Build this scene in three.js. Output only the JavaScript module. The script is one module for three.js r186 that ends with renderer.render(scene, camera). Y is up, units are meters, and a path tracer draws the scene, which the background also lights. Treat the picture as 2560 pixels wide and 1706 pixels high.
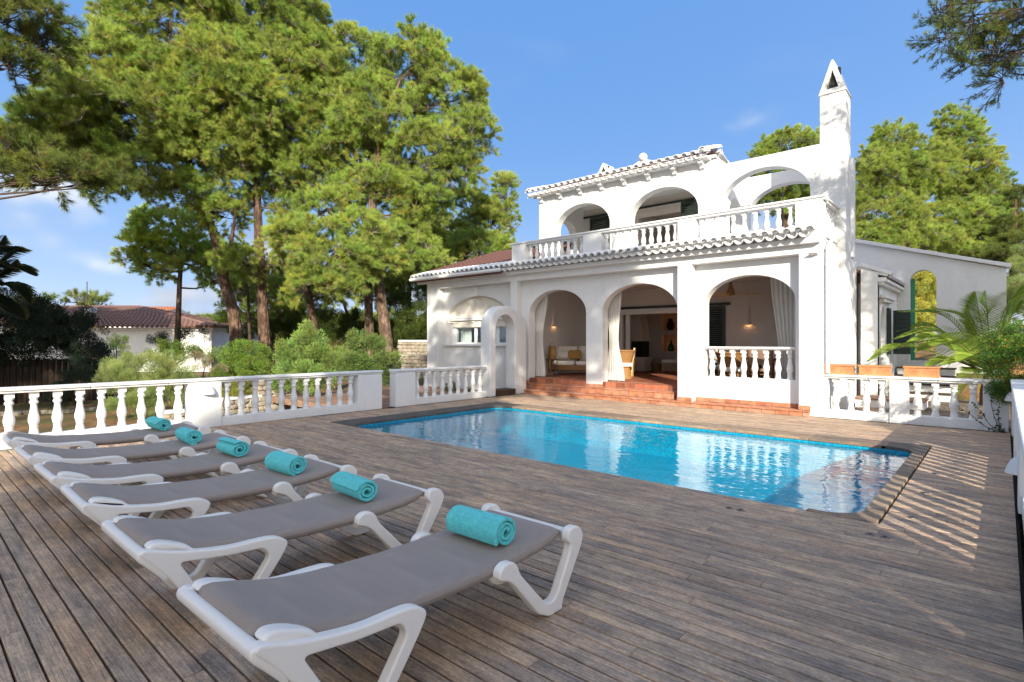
import * as THREE from 'three';
import { mergeGeometries, toCreasedNormals } from 'three/addons/utils/BufferGeometryUtils.js';
import { RoundedBoxGeometry } from 'three/addons/geometries/RoundedBoxGeometry.js';

// ---------- camera, sky, sun, exposure ----------
const scene = new THREE.Scene();
const FL = 1381, YAW = 41.7 * Math.PI / 180, EYE = 1.55;
const camera = new THREE.PerspectiveCamera(2 * Math.atan(853 / FL) * 180 / Math.PI, 1024 / 682, 0.05, 1500);
camera.position.set(0, EYE, 0); camera.rotation.y = YAW; camera.updateMatrixWorld();
const renderer = new THREE.WebGLRenderer({ antialias: true });
renderer.toneMapping = THREE.LinearToneMapping; renderer.toneMappingExposure = 1.62;
renderer.shadowMap.enabled = true;
const SUN = new THREE.Vector3(1.64, 1, 1.72).normalize();
const sun = new THREE.DirectionalLight(new THREE.Color(1, 0.91, 0.76), 5.0);
sun.position.copy(SUN).multiplyScalar(80); sun.target.position.set(0, 0, 0);
sun.castShadow = true; sun.shadow.mapSize.set(4096, 4096); sun.shadow.bias = -0.0004;
Object.assign(sun.shadow.camera, { left: -45, right: 45, top: 40, bottom: -40, near: 1, far: 200 });
scene.add(sun, sun.target);

// ---------- random and noise ----------
let seed = 7;
const rnd = () => { seed = (seed + 0x6D2B79F5) | 0; let t = Math.imul(seed ^ (seed >>> 15), 1 | seed); t = (t + Math.imul(t ^ (t >>> 7), 61 | t)) ^ t; return ((t ^ (t >>> 14)) >>> 0) / 4294967296; };
const rr = (a, b) => a + (b - a) * rnd();
const hash = (x, y, s = 0) => { let h = Math.imul(x, 374761393) + Math.imul(y, 668265263) + Math.imul(s, 982451653); h = Math.imul(h ^ (h >>> 13), 1274126177); return ((h ^ (h >>> 16)) >>> 0) / 4294967296; };
const sm = t => t * t * (3 - 2 * t);
const lerp = (a, b, t) => a + (b - a) * t;
const clamp = (x, a = 0, b = 1) => Math.min(b, Math.max(a, x));
const sstep = (a, b, x) => sm(clamp((x - a) / (b - a)));
function vn(x, y, px, py, s) { // value noise, periodic in px, py cells
  const xi = Math.floor(x), yi = Math.floor(y), fx = sm(x - xi), fy = sm(y - yi);
  const w = (i, p) => p ? ((i % p) + p) % p : i;
  const a = hash(w(xi, px), w(yi, py), s), b = hash(w(xi + 1, px), w(yi, py), s), c = hash(w(xi, px), w(yi + 1, py), s), d = hash(w(xi + 1, px), w(yi + 1, py), s);
  return lerp(lerp(a, b, fx), lerp(c, d, fx), fy);
}
function fbm(u, v, cx, cy, oct, s = 0) { let r = 0, a = 0.5, n = 0; for (let o = 0; o < oct; o++) { r += a * vn(u * cx, v * cy, cx, cy, s + o * 17); n += a; a *= 0.5; cx *= 2; cy *= 2; } return r / n; }

// sky: air, clouds, and a sun-side glow raised to brighten the shade
{
  const w = 1024, h = 512, d = new Float32Array(w * h * 4);
  const sd = SUN;
  for (let j = 0; j < h; j++) for (let i = 0; i < w; i++) {
    const el = ((j + 0.5) / h - 0.5) * Math.PI, az = ((i + 0.5) / w - 0.5) * 2 * Math.PI;
    const x = Math.cos(el) * Math.cos(az), y = Math.sin(el), z = Math.cos(el) * Math.sin(az);
    const e = Math.max(0, y);
    const t = Math.pow(1 - e, 3.2), t2 = Math.pow(1 - e, 9);
    let r = lerp(0.064, 0.29, t), g = lerp(0.255, 0.54, t), b = lerp(0.67, 0.92, t);
    r = lerp(r, 0.70, t2 * 0.85); g = lerp(g, 0.80, t2 * 0.85); b = lerp(b, 0.97, t2 * 0.85);
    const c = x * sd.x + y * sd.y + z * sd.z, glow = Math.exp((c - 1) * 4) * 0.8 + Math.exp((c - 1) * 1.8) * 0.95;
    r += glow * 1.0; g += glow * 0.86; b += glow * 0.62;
    // cloud banks low above the horizon, a few wisps above
    const q = el * 180 / Math.PI;
    if (q > -1) {
      const au = az / (2 * Math.PI) + 0.5;
      const n = fbm(au, q / 90, 44, 22, 5, 3) * 0.72 + fbm(au, q / 90, 15, 7, 3, 31) * 0.28;
      const th = lerp(0.375, 0.72, sstep(6, 18, q));
      let k = sstep(th, th + 0.16, n) * (1 - sstep(20, 30, q)) * 0.92;
      const wisp = sstep(0.62, 0.86, fbm(au, q / 90, 24, 26, 5, 77)) * sstep(14, 26, q) * 0.05;
      k = Math.max(k, wisp);
      const sh = fbm(au, (q - 1.6) / 90, 44, 22, 5, 3) * 0.72 + fbm(au, (q - 1.6) / 90, 15, 7, 3, 31) * 0.28;
      const lit = clamp(0.62 + (n - sh) * 2.6, 0.42, 1);
      r = lerp(r, 0.86 * lit, k); g = lerp(g, 0.87 * lit + 0.03, k); b = lerp(b, 0.88 * lit + 0.09, k);
    }
    const o = (j * w + i) * 4; d[o] = r; d[o + 1] = g; d[o + 2] = b; d[o + 3] = 1;
  }
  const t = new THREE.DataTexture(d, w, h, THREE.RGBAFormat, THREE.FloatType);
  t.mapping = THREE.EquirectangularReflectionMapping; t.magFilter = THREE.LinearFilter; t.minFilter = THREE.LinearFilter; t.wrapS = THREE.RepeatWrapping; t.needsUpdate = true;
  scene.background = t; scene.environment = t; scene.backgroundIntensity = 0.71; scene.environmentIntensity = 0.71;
}

// ---------- textures ----------
function tex(w, h, fn, srgb = true) {
  const d = new Uint8Array(w * h * 4);
  for (let j = 0; j < h; j++) for (let i = 0; i < w; i++) {
    const c = fn((i + 0.5) / w, (j + 0.5) / h), o = (j * w + i) * 4;
    if (typeof c === 'number') { const k = clamp(c) * 255; d[o] = d[o + 1] = d[o + 2] = k; } else { d[o] = clamp(c[0]) * 255; d[o + 1] = clamp(c[1]) * 255; d[o + 2] = clamp(c[2]) * 255; }
    d[o + 3] = 255;
  }
  const t = new THREE.DataTexture(d, w, h); t.wrapS = t.wrapT = THREE.RepeatWrapping; t.magFilter = THREE.LinearFilter; t.minFilter = THREE.LinearMipmapLinearFilter; t.generateMipmaps = true;
  if (srgb) t.colorSpace = THREE.SRGBColorSpace; t.needsUpdate = true; return t;
}
const rep = (t, x, y) => { const c = t.clone(); c.repeat.set(x, y); c.needsUpdate = true; return c; };
const col = (r, g, b) => new THREE.Color().setRGB(r, g, b);
const std = (c, rough = 0.8, o = {}) => new THREE.MeshStandardMaterial({ color: Array.isArray(c) ? col(...c) : c, roughness: rough, side: THREE.DoubleSide, ...o });
const phys = (c, rough, o) => new THREE.MeshPhysicalMaterial({ color: Array.isArray(c) ? col(...c) : c, roughness: rough, side: THREE.DoubleSide, ...o });

const mulTex = (w, h, fn) => tex(w, h, fn); // neutral variation maps multiplied on the base colour
// wood: u along the grain (2.4 m), v across (0.6 m)
const woodFn = (u, v) => {
  const warp = (fbm(u, v, 3, 4, 3, 5) - 0.5) * 0.10;
  const ring = fbm(u, v + warp, 3, 90, 3, 9), fine = fbm(u, v, 14, 300, 2, 13), spot = fbm(u, v, 26, 16, 4, 21), patch = fbm(u, v, 4, 5, 4, 29), speck = fbm(u, v, 160, 90, 2, 41);
  let k = 0.61 + 0.26 * (ring - 0.5) + 0.20 * (fine - 0.5) + 0.30 * (patch - 0.5) + 0.26 * (spot - 0.5) + 0.24 * (speck - 0.5);
  if (fine < 0.34) k -= (0.34 - fine) * 0.45;
  const warm = (patch - 0.5) * 0.22 + (spot - 0.5) * 0.12;
  return [k * (1 + warm * 0.5) + 0.18, k * 0.975 + 0.175, k * (0.95 - warm * 0.8) + 0.165];
};
const T = {};
T.wood = tex(1024, 512, woodFn);
T.woodB = tex(1024, 512, (u, v) => 0.5 + 0.6 * (fbm(u, v, 8, 240, 3, 13) - 0.5) + 0.3 * (fbm(u, v, 60, 60, 2, 3) - 0.5), false);
T.plaster = mulTex(512, 512, (u, v) => { const a = fbm(u, v, 5, 5, 5, 3), b = fbm(u, v, 40, 40, 3, 8); const k = 0.96 + 0.04 * (a - 0.5) + 0.03 * (b - 0.5); const st = sstep(0.68, 0.85, fbm(u, v, 9, 3, 4, 55)) * 0.02; return [k + 0.02 - st * 0.7, k + 0.02 - st, k + 0.02 - st * 1.4]; });
T.plasterB = tex(512, 512, (u, v) => 0.55 * fbm(u, v, 14, 14, 4, 3) + 0.45 * fbm(u, v, 70, 70, 2, 6), false);
T.mottle = mulTex(256, 256, (u, v) => { const a = fbm(u, v, 6, 6, 5, 91), b = fbm(u, v, 3, 3, 3, 12); const k = 0.82 + 0.42 * (a - 0.5); return [k + 0.12 * (b - 0.5) + 0.06, k + 0.06, k - 0.14 * (b - 0.5) + 0.04]; });
T.fineB = tex(256, 256, (u, v) => fbm(u, v, 64, 64, 2, 4), false);
T.weave = tex(64, 64, (u, v) => 0.5 + 0.25 * Math.sin(u * Math.PI * 16) * Math.cos(v * Math.PI * 16) + 0.12 * (hash(Math.floor(u * 64), Math.floor(v * 64)) - 0.5), false);
T.weaveC = mulTex(256, 256, (u, v) => { const k = 0.93 + 0.10 * Math.sin(u * Math.PI * 64) * Math.cos(v * Math.PI * 64) + 0.10 * (fbm(u, v, 5, 5, 4, 7) - 0.5); return [k, k, k]; });
T.terry = mulTex(256, 256, (u, v) => { const k = 0.90 + 0.20 * (fbm(u, v, 40, 40, 3, 4) - 0.5) + 0.14 * (fbm(u, v, 7, 7, 3, 14) - 0.5); return [k, k + 0.02, k + 0.02]; });
T.terryB = tex(256, 256, (u, v) => fbm(u, v, 48, 48, 2, 24), false);
T.bark = mulTex(256, 256, (u, v) => { const a = fbm(u, v, 10, 3, 4, 3), b = fbm(u, v, 24, 10, 3, 5), f = Math.abs(a - 0.5) * 2; const k = 0.5 + 0.5 * f + 0.4 * (b - 0.5); return [k + 0.08, k, k - 0.05]; });
T.barkB = tex(256, 256, (u, v) => Math.min(1, Math.abs(fbm(u, v, 10, 3, 4, 3) - 0.5) * 3.4) * 0.8 + 0.2 * fbm(u, v, 30, 20, 2, 2), false);
T.water = tex(512, 512, (u, v) => 0.5 + 0.95 * (fbm(u, v, 5, 11, 3, 3) - 0.5) + 0.32 * (fbm(u, v, 22, 44, 2, 8) - 0.5), false);
T.ground = tex(512, 512, (u, v) => { const a = fbm(u, v, 6, 6, 5, 3), b = fbm(u, v, 40, 40, 3, 8), g = sstep(0.42, 0.6, a + 0.35 * (b - 0.5)); const e = 0.8 + 0.5 * (b - 0.5); return [lerp(0.66, 0.44, g) * e, lerp(0.50, 0.42, g) * e, lerp(0.31, 0.21, g) * e]; });
T.gravel = tex(512, 512, (u, v) => { const a = fbm(u, v, 60, 60, 2, 3), b = fbm(u, v, 5, 5, 3, 8); const k = 0.36 + 0.62 * (a - 0.5) + 0.2 * (b - 0.5); return [k + 0.06, k + 0.01, k - 0.04]; });
T.floorTile = tex(512, 512, (u, v) => { const n = 8, i = Math.floor(u * n), j = Math.floor(v * n), fu = u * n - i, fv = v * n - j; const gr = fu < 0.04 || fv < 0.04; const k = 0.8 + 0.3 * (hash(i, j, 5) - 0.5) + 0.25 * (fbm(u, v, 30, 30, 3, 2) - 0.5); return gr ? [0.55, 0.47, 0.4] : [0.72 * k, 0.42 * k, 0.3 * k]; });
T.poolTile = tex(512, 512, (u, v) => { const n = 32, i = Math.floor(u * n), j = Math.floor(v * n), fu = u * n - i, fv = v * n - j; const gr = fu < 0.08 || fv < 0.08; const k = 0.9 + 0.25 * (hash(i, j, 5) - 0.5) + 0.15 * (fbm(u, v, 4, 4, 3, 2) - 0.5); return gr ? [0.12, 0.72, 0.83] : [0.015 * k, 0.63 * k, 0.77 * k]; });
T.reed = tex(256, 256, (u, v) => { const k = 0.5 + 0.9 * (fbm(u, v, 90, 3, 2, 3) - 0.5) + 0.3 * (fbm(u, v, 8, 8, 3, 8) - 0.5); return [k * 0.9, k * 0.78, k * 0.66]; });
T.rattan = tex(128, 128, (u, v) => { const k = 0.75 + 0.3 * Math.sin(v * Math.PI * 32) * (Math.sin(u * Math.PI * 16) > 0 ? 1 : -1) + 0.2 * (hash(Math.floor(u * 40), Math.floor(v * 40)) - 0.5); return [k, k * 0.92, k * 0.8]; });
T.cushion = tex(256, 256, (u, v) => { const n = 3, fu = (u * n) % 1 - 0.5, fv = (v * n) % 1 - 0.5, d = Math.abs(fu) + Math.abs(fv); const on = (d < 0.36 && d > 0.28) || d < 0.14 || (d > 0.44 && d < 0.48); return on ? [0.55, 0.52, 0.5] : [0.88, 0.86, 0.82]; });

// ---------- materials ----------
const M = {
  white: std([0.76, 0.755, 0.74], 0.75, { map: rep(T.plaster, 0.4, 0.4), bumpMap: rep(T.plasterB, 0.8, 0.8), bumpScale: 0.006 }),
  stone: std([0.78, 0.775, 0.76], 0.7, { map: rep(T.plaster, 0.7, 0.7), bumpMap: rep(T.plasterB, 2, 2), bumpScale: 0.002 }),
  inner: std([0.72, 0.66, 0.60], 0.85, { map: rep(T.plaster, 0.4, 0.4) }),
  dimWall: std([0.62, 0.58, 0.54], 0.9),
  plastic: phys([0.86, 0.805, 0.735], 0.42, { clearcoat: 0.15, clearcoatRoughness: 0.4, bumpMap: rep(T.fineB, 6, 6), bumpScale: 0.0006 }),
  sling: phys([0.39, 0.315, 0.265], 0.82, { map: rep(T.weaveC, 3, 3), bumpMap: rep(T.weave, 16, 16), bumpScale: 0.0015, sheen: 0.4, sheenRoughness: 0.6, sheenColor: col(0.5, 0.48, 0.46) }),
  towel: phys([0.17, 0.82, 0.82], 0.95, { map: rep(T.terry, 5, 5), bumpMap: rep(T.terryB, 7, 7), bumpScale: 0.006, sheen: 1, sheenRoughness: 0.5, sheenColor: col(0.3, 0.75, 0.75) }),
  chrome: std([0.22, 0.2, 0.18], 0.5, { metalness: 1 }),
  slot: std([0.02, 0.018, 0.016], 0.9),
  terra: [0, 1, 2, 3].map(i => std([[0.56, 0.235, 0.13], [0.60, 0.27, 0.16], [0.50, 0.20, 0.115], [0.62, 0.30, 0.20]][i], 0.75, { map: rep(T.mottle, 1.3, 1.3) })),
  grout: std([0.52, 0.36, 0.27], 0.9),
  roofT: [0, 1, 2].map(i => std([[0.46, 0.17, 0.085], [0.55, 0.22, 0.11], [0.36, 0.14, 0.09]][i], 0.85, { map: rep(T.mottle, 1, 1) })),
  roofDark: std([0.17, 0.075, 0.06], 0.85, { map: rep(T.mottle, 1, 1) }),
  roofBrown: std([0.23, 0.125, 0.10], 0.85, { map: rep(T.mottle, 1, 1) }),
  floorTile: std([1, 1, 1], 0.6, { map: rep(T.floorTile, 0.42, 0.42) }),
  planter: std([0.72, 0.31, 0.13], 0.8, { map: rep(T.mottle, 1.6, 1.6), bumpMap: rep(T.fineB, 2, 2), bumpScale: 0.002 }),
  greenDark: std([0.016, 0.032, 0.028], 0.5),
  shutter: std([0.022, 0.040, 0.034], 0.5),
  shutterGreen: std([0.05, 0.30, 0.16], 0.5),
  darkWood: std([0.075, 0.045, 0.028], 0.7, { map: rep(T.mottle, 2, 2) }),
  beamRed: std([0.10, 0.022, 0.018], 0.7),
  coping: [0, 1, 2].map(i => std([[0.46, 0.35, 0.25], [0.36, 0.28, 0.21], [0.52, 0.41, 0.30]][i], 0.8, { map: rep(T.wood, 0.42, 1.7), bumpMap: rep(T.woodB, 0.42, 1.7), bumpScale: 0.003 })),
  copingDark: std([0.105, 0.09, 0.078], 0.7, { map: rep(T.mottle, 1.2, 1.2) }),
  deck: [0, 1, 2, 3, 4, 5].map(i => std([[0.66, 0.495, 0.37], [0.63, 0.48, 0.365], [0.70, 0.535, 0.40], [0.65, 0.47, 0.335], [0.60, 0.455, 0.345], [0.68, 0.525, 0.40]][i], 0.72, { map: rep(T.wood, 0.42, 1.67), bumpMap: rep(T.woodB, 0.42, 1.67), bumpScale: 0.004 })),
  deckDark: std([0.03, 0.025, 0.02], 0.9),
  poolTile: std([1, 1, 1], 0.35, { map: rep(T.poolTile, 1.2, 1.2) }),
  water: phys([0.80, 0.955, 0.985], 0.02, { transmission: 1, thickness: 0, ior: 1.33, bumpMap: rep(T.water, 0.36, 0.36), bumpScale: 0.009 }),
  ground: std([0.95, 0.9, 0.82], 0.95, { map: rep(T.ground, 0.14, 0.14), bumpMap: rep(T.fineB, 1, 1), bumpScale: 0.02 }),
  gravel: std([1, 0.95, 0.9], 0.95, { map: rep(T.gravel, 0.6, 0.6), bumpMap: rep(T.fineB, 1, 1), bumpScale: 0.02 }),
  pathTile: std([0.36, 0.21, 0.145], 0.8, { map: rep(T.mottle, 0.8, 0.8) }),
  rock: [0, 1, 2].map(i => std([[0.40, 0.34, 0.27], [0.33, 0.28, 0.22], [0.46, 0.40, 0.32]][i], 0.9, { map: rep(T.mottle, 1.4, 1.4) })),
  rockGap: std([0.10, 0.085, 0.065], 0.95),
  bark: std([0.25, 0.195, 0.155], 0.95, { map: rep(T.bark, 1, 1), bumpMap: rep(T.barkB, 1, 1), bumpScale: 0.05 }),
  barkGrey: std([0.33, 0.28, 0.23], 0.95, { map: rep(T.bark, 1, 1), bumpMap: rep(T.barkB, 1, 1), bumpScale: 0.04 }),
  reed: std([0.12, 0.092, 0.07], 0.95, { map: rep(T.reed, 0.5, 0.5) }),
  cream: std([0.74, 0.69, 0.60], 0.9, { bumpMap: rep(T.plasterB, 1.5, 1.5), bumpScale: 0.012 }),
  curtain: phys([0.80, 0.78, 0.74], 0.95, { transmission: 0.3, thickness: 0 }),
  rattan: std([0.55, 0.33, 0.15], 0.75, { map: rep(T.rattan, 5, 5) }),
  bamboo: std([0.68, 0.44, 0.17], 0.55),
  rustRattan: std([0.30, 0.135, 0.06], 0.7, { map: rep(T.rattan, 5, 5) }),
  fabric: std([0.78, 0.74, 0.67], 0.95),
  mustard: std([0.36, 0.20, 0.05], 0.95),
  patterned: std([1, 1, 1], 0.95, { map: rep(T.cushion, 2, 2) }),
  iron: std([0.02, 0.02, 0.022], 0.5),
  glass: phys([0.9, 0.95, 0.95], 0.02, { transmission: 1, thickness: 0, ior: 1.5 }),
  bottle: phys([0.05, 0.25, 0.12], 0.05, { transmission: 0.7, thickness: 0, ior: 1.5 }),
  lampGlow: std([0.9, 0.5, 0.25], 0.8, { emissive: col(1, 0.42, 0.12), emissiveIntensity: 0.6 }),
  grille: std([0.06, 0.055, 0.05], 0.8),
  basket: std([0.36, 0.2, 0.08], 0.8, { map: rep(T.rattan, 6, 6) }),
  linen: std([0.55, 0.36, 0.17], 0.95),
};

// ---------- builders ----------
const used = {};
const numbered = n => { used[n] = (used[n] ?? -1) + 1; return used[n] ? `${n}_${String(used[n]).padStart(3, '0')}` : n; };
const V = (x, y, z) => new THREE.Vector3(x, y, z);
const FW = V(-Math.sin(YAW), 0, -Math.cos(YAW)), RT = V(Math.cos(YAW), 0, -Math.sin(YAW));
const at = (px, py, D) => V(0, EYE, 0).addScaledVector(FW, D).addScaledVector(RT, (px - 1280) / FL * D).add(V(0, -(py - 853) / FL * D, 0)); // a place from its bearing and distance
function boxUV(g) { // uv in metres, by the way each face points
  g = g.index ? g.toNonIndexed() : g; const p = g.attributes.position, n = p.count, uv = new Float32Array(n * 2);
  const a = V(0, 0, 0), b = V(0, 0, 0), c = V(0, 0, 0);
  for (let i = 0; i < n; i += 3) {
    a.fromBufferAttribute(p, i); b.fromBufferAttribute(p, i + 1); c.fromBufferAttribute(p, i + 2);
    const nn = b.clone().sub(a).cross(c.clone().sub(a)), ax = Math.abs(nn.x), ay = Math.abs(nn.y), az = Math.abs(nn.z);
    [a, b, c].forEach((v, k) => { const [u, w] = ay >= ax && ay >= az ? [v.x, v.z] : ax >= az ? [v.z, v.y] : [v.x, v.y]; uv[(i + k) * 2] = u; uv[(i + k) * 2 + 1] = w; });
  }
  g.setAttribute('uv', new THREE.BufferAttribute(uv, 2)); if (!g.attributes.normal) g.computeVertexNormals(); return g;
}
const clean = g => { g = g.index ? g.toNonIndexed() : g; for (const k of Object.keys(g.attributes)) if (!['position', 'normal', 'uv'].includes(k)) g.deleteAttribute(k); if (!g.attributes.uv) g.setAttribute('uv', new THREE.BufferAttribute(new Float32Array(g.attributes.position.count * 2), 2)); if (!g.attributes.normal) g.computeVertexNormals(); g.morphAttributes = {}; return g; };
const join = a => a.length === 1 ? clean(a[0]) : mergeGeometries(a.map(clean));
function shadowed(m) { m.castShadow = m.receiveShadow = true; return m; }
function mesh(name, geo, mat, parent) { const m = shadowed(new THREE.Mesh(Array.isArray(geo) ? join(geo) : geo, mat)); m.name = parent ? name : numbered(name); (parent || scene).add(m); return m; }
function tag(o, label, category, group, kind) { if (label) o.userData.label = label; if (category) o.userData.category = category; if (group) o.userData.group = group; if (kind) o.userData.kind = kind; return o; }
function thing(name, label, category, pos = [0, 0, 0], turn = 0, group) { const g = new THREE.Group(); g.name = numbered(name); g.position.set(...pos); g.rotation.y = turn; scene.add(g); return tag(g, label, category, group); }
function sub(name, parent) { const g = new THREE.Group(); g.name = name; parent.add(g); return g; }
function copyOf(o, label) { const c = o.clone(); c.name = numbered(o.name.replace(/_\d{3}$/, '')); c.userData = { ...o.userData }; if (label) c.userData.label = label; scene.add(c); return c; }
const B = (x0, x1, y0, y1, z0, z1) => boxUV(new THREE.BoxGeometry(x1 - x0, y1 - y0, Math.abs(z1 - z0)).translate((x0 + x1) / 2, (y0 + y1) / 2, (z0 + z1) / 2));
const RB = (x0, x1, y0, y1, z0, z1, r = 0.01, s = 2) => boxUV(new RoundedBoxGeometry(x1 - x0, y1 - y0, Math.abs(z1 - z0), s, Math.min(r, (x1 - x0) / 2.01, (y1 - y0) / 2.01, Math.abs(z1 - z0) / 2.01)).translate((x0 + x1) / 2, (y0 + y1) / 2, (z0 + z1) / 2));
function bar(a, b, r0, r1 = r0, seg = 7) { // tapered rod from a to b
  const d = b.clone().sub(a), l = d.length(), g = new THREE.CylinderGeometry(r1, r0, l, seg, 1);
  g.translate(0, l / 2, 0); g.applyQuaternion(new THREE.Quaternion().setFromUnitVectors(V(0, 1, 0), d.normalize())); g.translate(a.x, a.y, a.z); return g;
}
function tube(pts, radii, seg = 8, n = 24) { // smooth tapered tube
  const c = new THREE.CatmullRomCurve3(pts), fr = c.computeFrenetFrames(n, false), pos = [], uv = [], idx = []; let len = c.getLength();
  for (let i = 0; i <= n; i++) {
    const t = i / n, p = c.getPoint(t), rt = t * (radii.length - 1), k = Math.min(radii.length - 2, Math.floor(rt)), r = lerp(radii[k], radii[k + 1], rt - k);
    for (let j = 0; j <= seg; j++) { const a = j / seg * 2 * Math.PI, q = p.clone().addScaledVector(fr.normals[i], Math.cos(a) * r).addScaledVector(fr.binormals[i], Math.sin(a) * r); pos.push(q.x, q.y, q.z); uv.push(j / seg, t * len * 0.6); }
  }
  for (let i = 0; i < n; i++) for (let j = 0; j < seg; j++) { const a = i * (seg + 1) + j, b = a + seg + 1; idx.push(a, b, a + 1, b, b + 1, a + 1); }
  const g = new THREE.BufferGeometry(); g.setAttribute('position', new THREE.Float32BufferAttribute(pos, 3)); g.setAttribute('uv', new THREE.Float32BufferAttribute(uv, 2)); g.setIndex(idx); g.computeVertexNormals(); return g;
}
const poly = pts => { const s = new THREE.Shape(); pts.forEach((p, i) => i ? s.lineTo(...p) : s.moveTo(...p)); s.closePath(); return s; };
function roundPoly(pts, r) { // polygon with rounded corners; r may be one per corner
  const s = new THREE.Shape(), n = pts.length;
  for (let i = 0; i < n; i++) {
    const p = new THREE.Vector2(...pts[i]), a = new THREE.Vector2(...pts[(i + n - 1) % n]), b = new THREE.Vector2(...pts[(i + 1) % n]), ri = Array.isArray(r) ? r[i] : r;
    const da = a.clone().sub(p), db = b.clone().sub(p), la = Math.min(ri, da.length() * 0.45), lb = Math.min(ri, db.length() * 0.45);
    const q0 = p.clone().addScaledVector(da.normalize(), la), q1 = p.clone().addScaledVector(db.normalize(), lb);
    i ? s.lineTo(q0.x, q0.y) : s.moveTo(q0.x, q0.y); s.quadraticCurveTo(p.x, p.y, q1.x, q1.y);
  }
  s.closePath(); return s;
}
const ext = (shape, depth, bevel = 0, seg = 2, curve = 10) => new THREE.ExtrudeGeometry(shape, { depth, bevelEnabled: bevel > 0, bevelSize: bevel, bevelThickness: bevel, bevelOffset: -bevel, bevelSegments: seg, curveSegments: curve });
// a wall with arched openings; arches [{l, r, y0, spring, top}] open downwards when y0 <= the wall's foot
function wallShape(x0, x1, y0, y1, arches) {
  const s = new THREE.Shape(); s.moveTo(x0, y0);
  const arc = (p, a, ccw) => p.absellipse((a.l + a.r) / 2, a.spring, (a.r - a.l) / 2, a.top - a.spring, ccw ? 0 : Math.PI, ccw ? Math.PI : 0, !ccw);
  for (const a of arches.filter(a => a.y0 <= y0)) { s.lineTo(a.l, y0); s.lineTo(a.l, a.spring); if (a.top > a.spring) arc(s, a, false); s.lineTo(a.r, a.spring); s.lineTo(a.r, y0); }
  s.lineTo(x1, y0); s.lineTo(x1, y1); s.lineTo(x0, y1); s.closePath();
  for (const a of arches.filter(a => a.y0 > y0)) { const h = new THREE.Path(); h.moveTo(a.l, a.y0); h.lineTo(a.r, a.y0); h.lineTo(a.r, a.spring); if (a.top > a.spring) arc(h, a, true); h.lineTo(a.l, a.spring); h.closePath(); s.holes.push(h); }
  return s;
}
const wallZ = (x0, x1, y0, y1, z, depth, arches = [], bevel = 0.012) => boxUV(ext(wallShape(x0, x1, y0, y1, arches), depth - 2 * bevel, bevel, 2, 22).translate(0, 0, z - depth + bevel)); // front face at z, thickness towards -z
const wallX = (z0, z1, y0, y1, x, depth, arches = [], bevel = 0.012) => boxUV(ext(wallShape(z0, z1, y0, y1, arches), depth - 2 * bevel, bevel, 2, 22).rotateY(-Math.PI / 2).translate(x - bevel, 0, 0)); // shape drawn in (z, y); faces +x at x
// ---------- ground ----------
const POOL = { x0: -9.06, x1: -0.93, z0: -9.72, z1: -5.6 };
function hGround(x, z) {
  let h = -0.55;
  h += 0.12 * (fbm(x / 40 + 9, z / 40 + 9, 8, 8, 3, 2) - 0.5);
  h = lerp(h, 0.55, sstep(-13.8, -19, z) * sstep(-24, -15, x));           // rises towards the house terrace on the left
  h = lerp(h, 1.5, sstep(-19.5, -34, z) * sstep(-38, -20, x));
  if (x > -3.5) h = lerp(h, 0.02, sstep(-12, -13, z));
  if (x > -3.5) h = lerp(h, 0.95, sstep(-18.2, -19.4, z));
  if (x > 0.3) h = lerp(h, 0.35, sstep(0.3, 1.2, x));
  if (x > -10.9 && x < 0.35 && z > -12.9) h = -0.5;
  h = lerp(h, -2.4, sstep(-10.6, -10.0, x) * sstep(0.2, -0.4, x) * sstep(-11.4, -10.8, z) * sstep(-4.2, -4.9, z));
  if (x > -16 && x < -2.6 && z < -13.2 && z > -30) h = -0.2;
  const d = Math.hypot(x + 8, z + 6); if (d > 70) h = lerp(h, 2.0, sstep(70, 240, d));
  return h;
}
{
  const n = 190, g = new THREE.PlaneGeometry(2, 2, n, n).rotateX(-Math.PI / 2), p = g.attributes.position, uv = g.attributes.uv;
  for (let i = 0; i < p.count; i++) {
    const f = t => Math.sign(t) * (Math.abs(t) * 26 + Math.pow(Math.abs(t), 6) * 420);
    const x = f(p.getX(i)) - 9, z = f(p.getZ(i)) - 8; p.setXYZ(i, x, hGround(x, z), z); uv.setXY(i, x, z);
  }
  g.computeVertexNormals(); tag(mesh('ground', g, M.ground), null, null, null, 'structure');
  tag(mesh('gravel', B(-1.95, 0.32, -0.1, 0.035, -18.3, -12.9), M.gravel), null, null, null, 'structure');
  tag(mesh('path', B(-15.6, -10.95, -0.2, -0.03, -12.6, -7.2), M.pathTile), null, null, null, 'structure');
}

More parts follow.
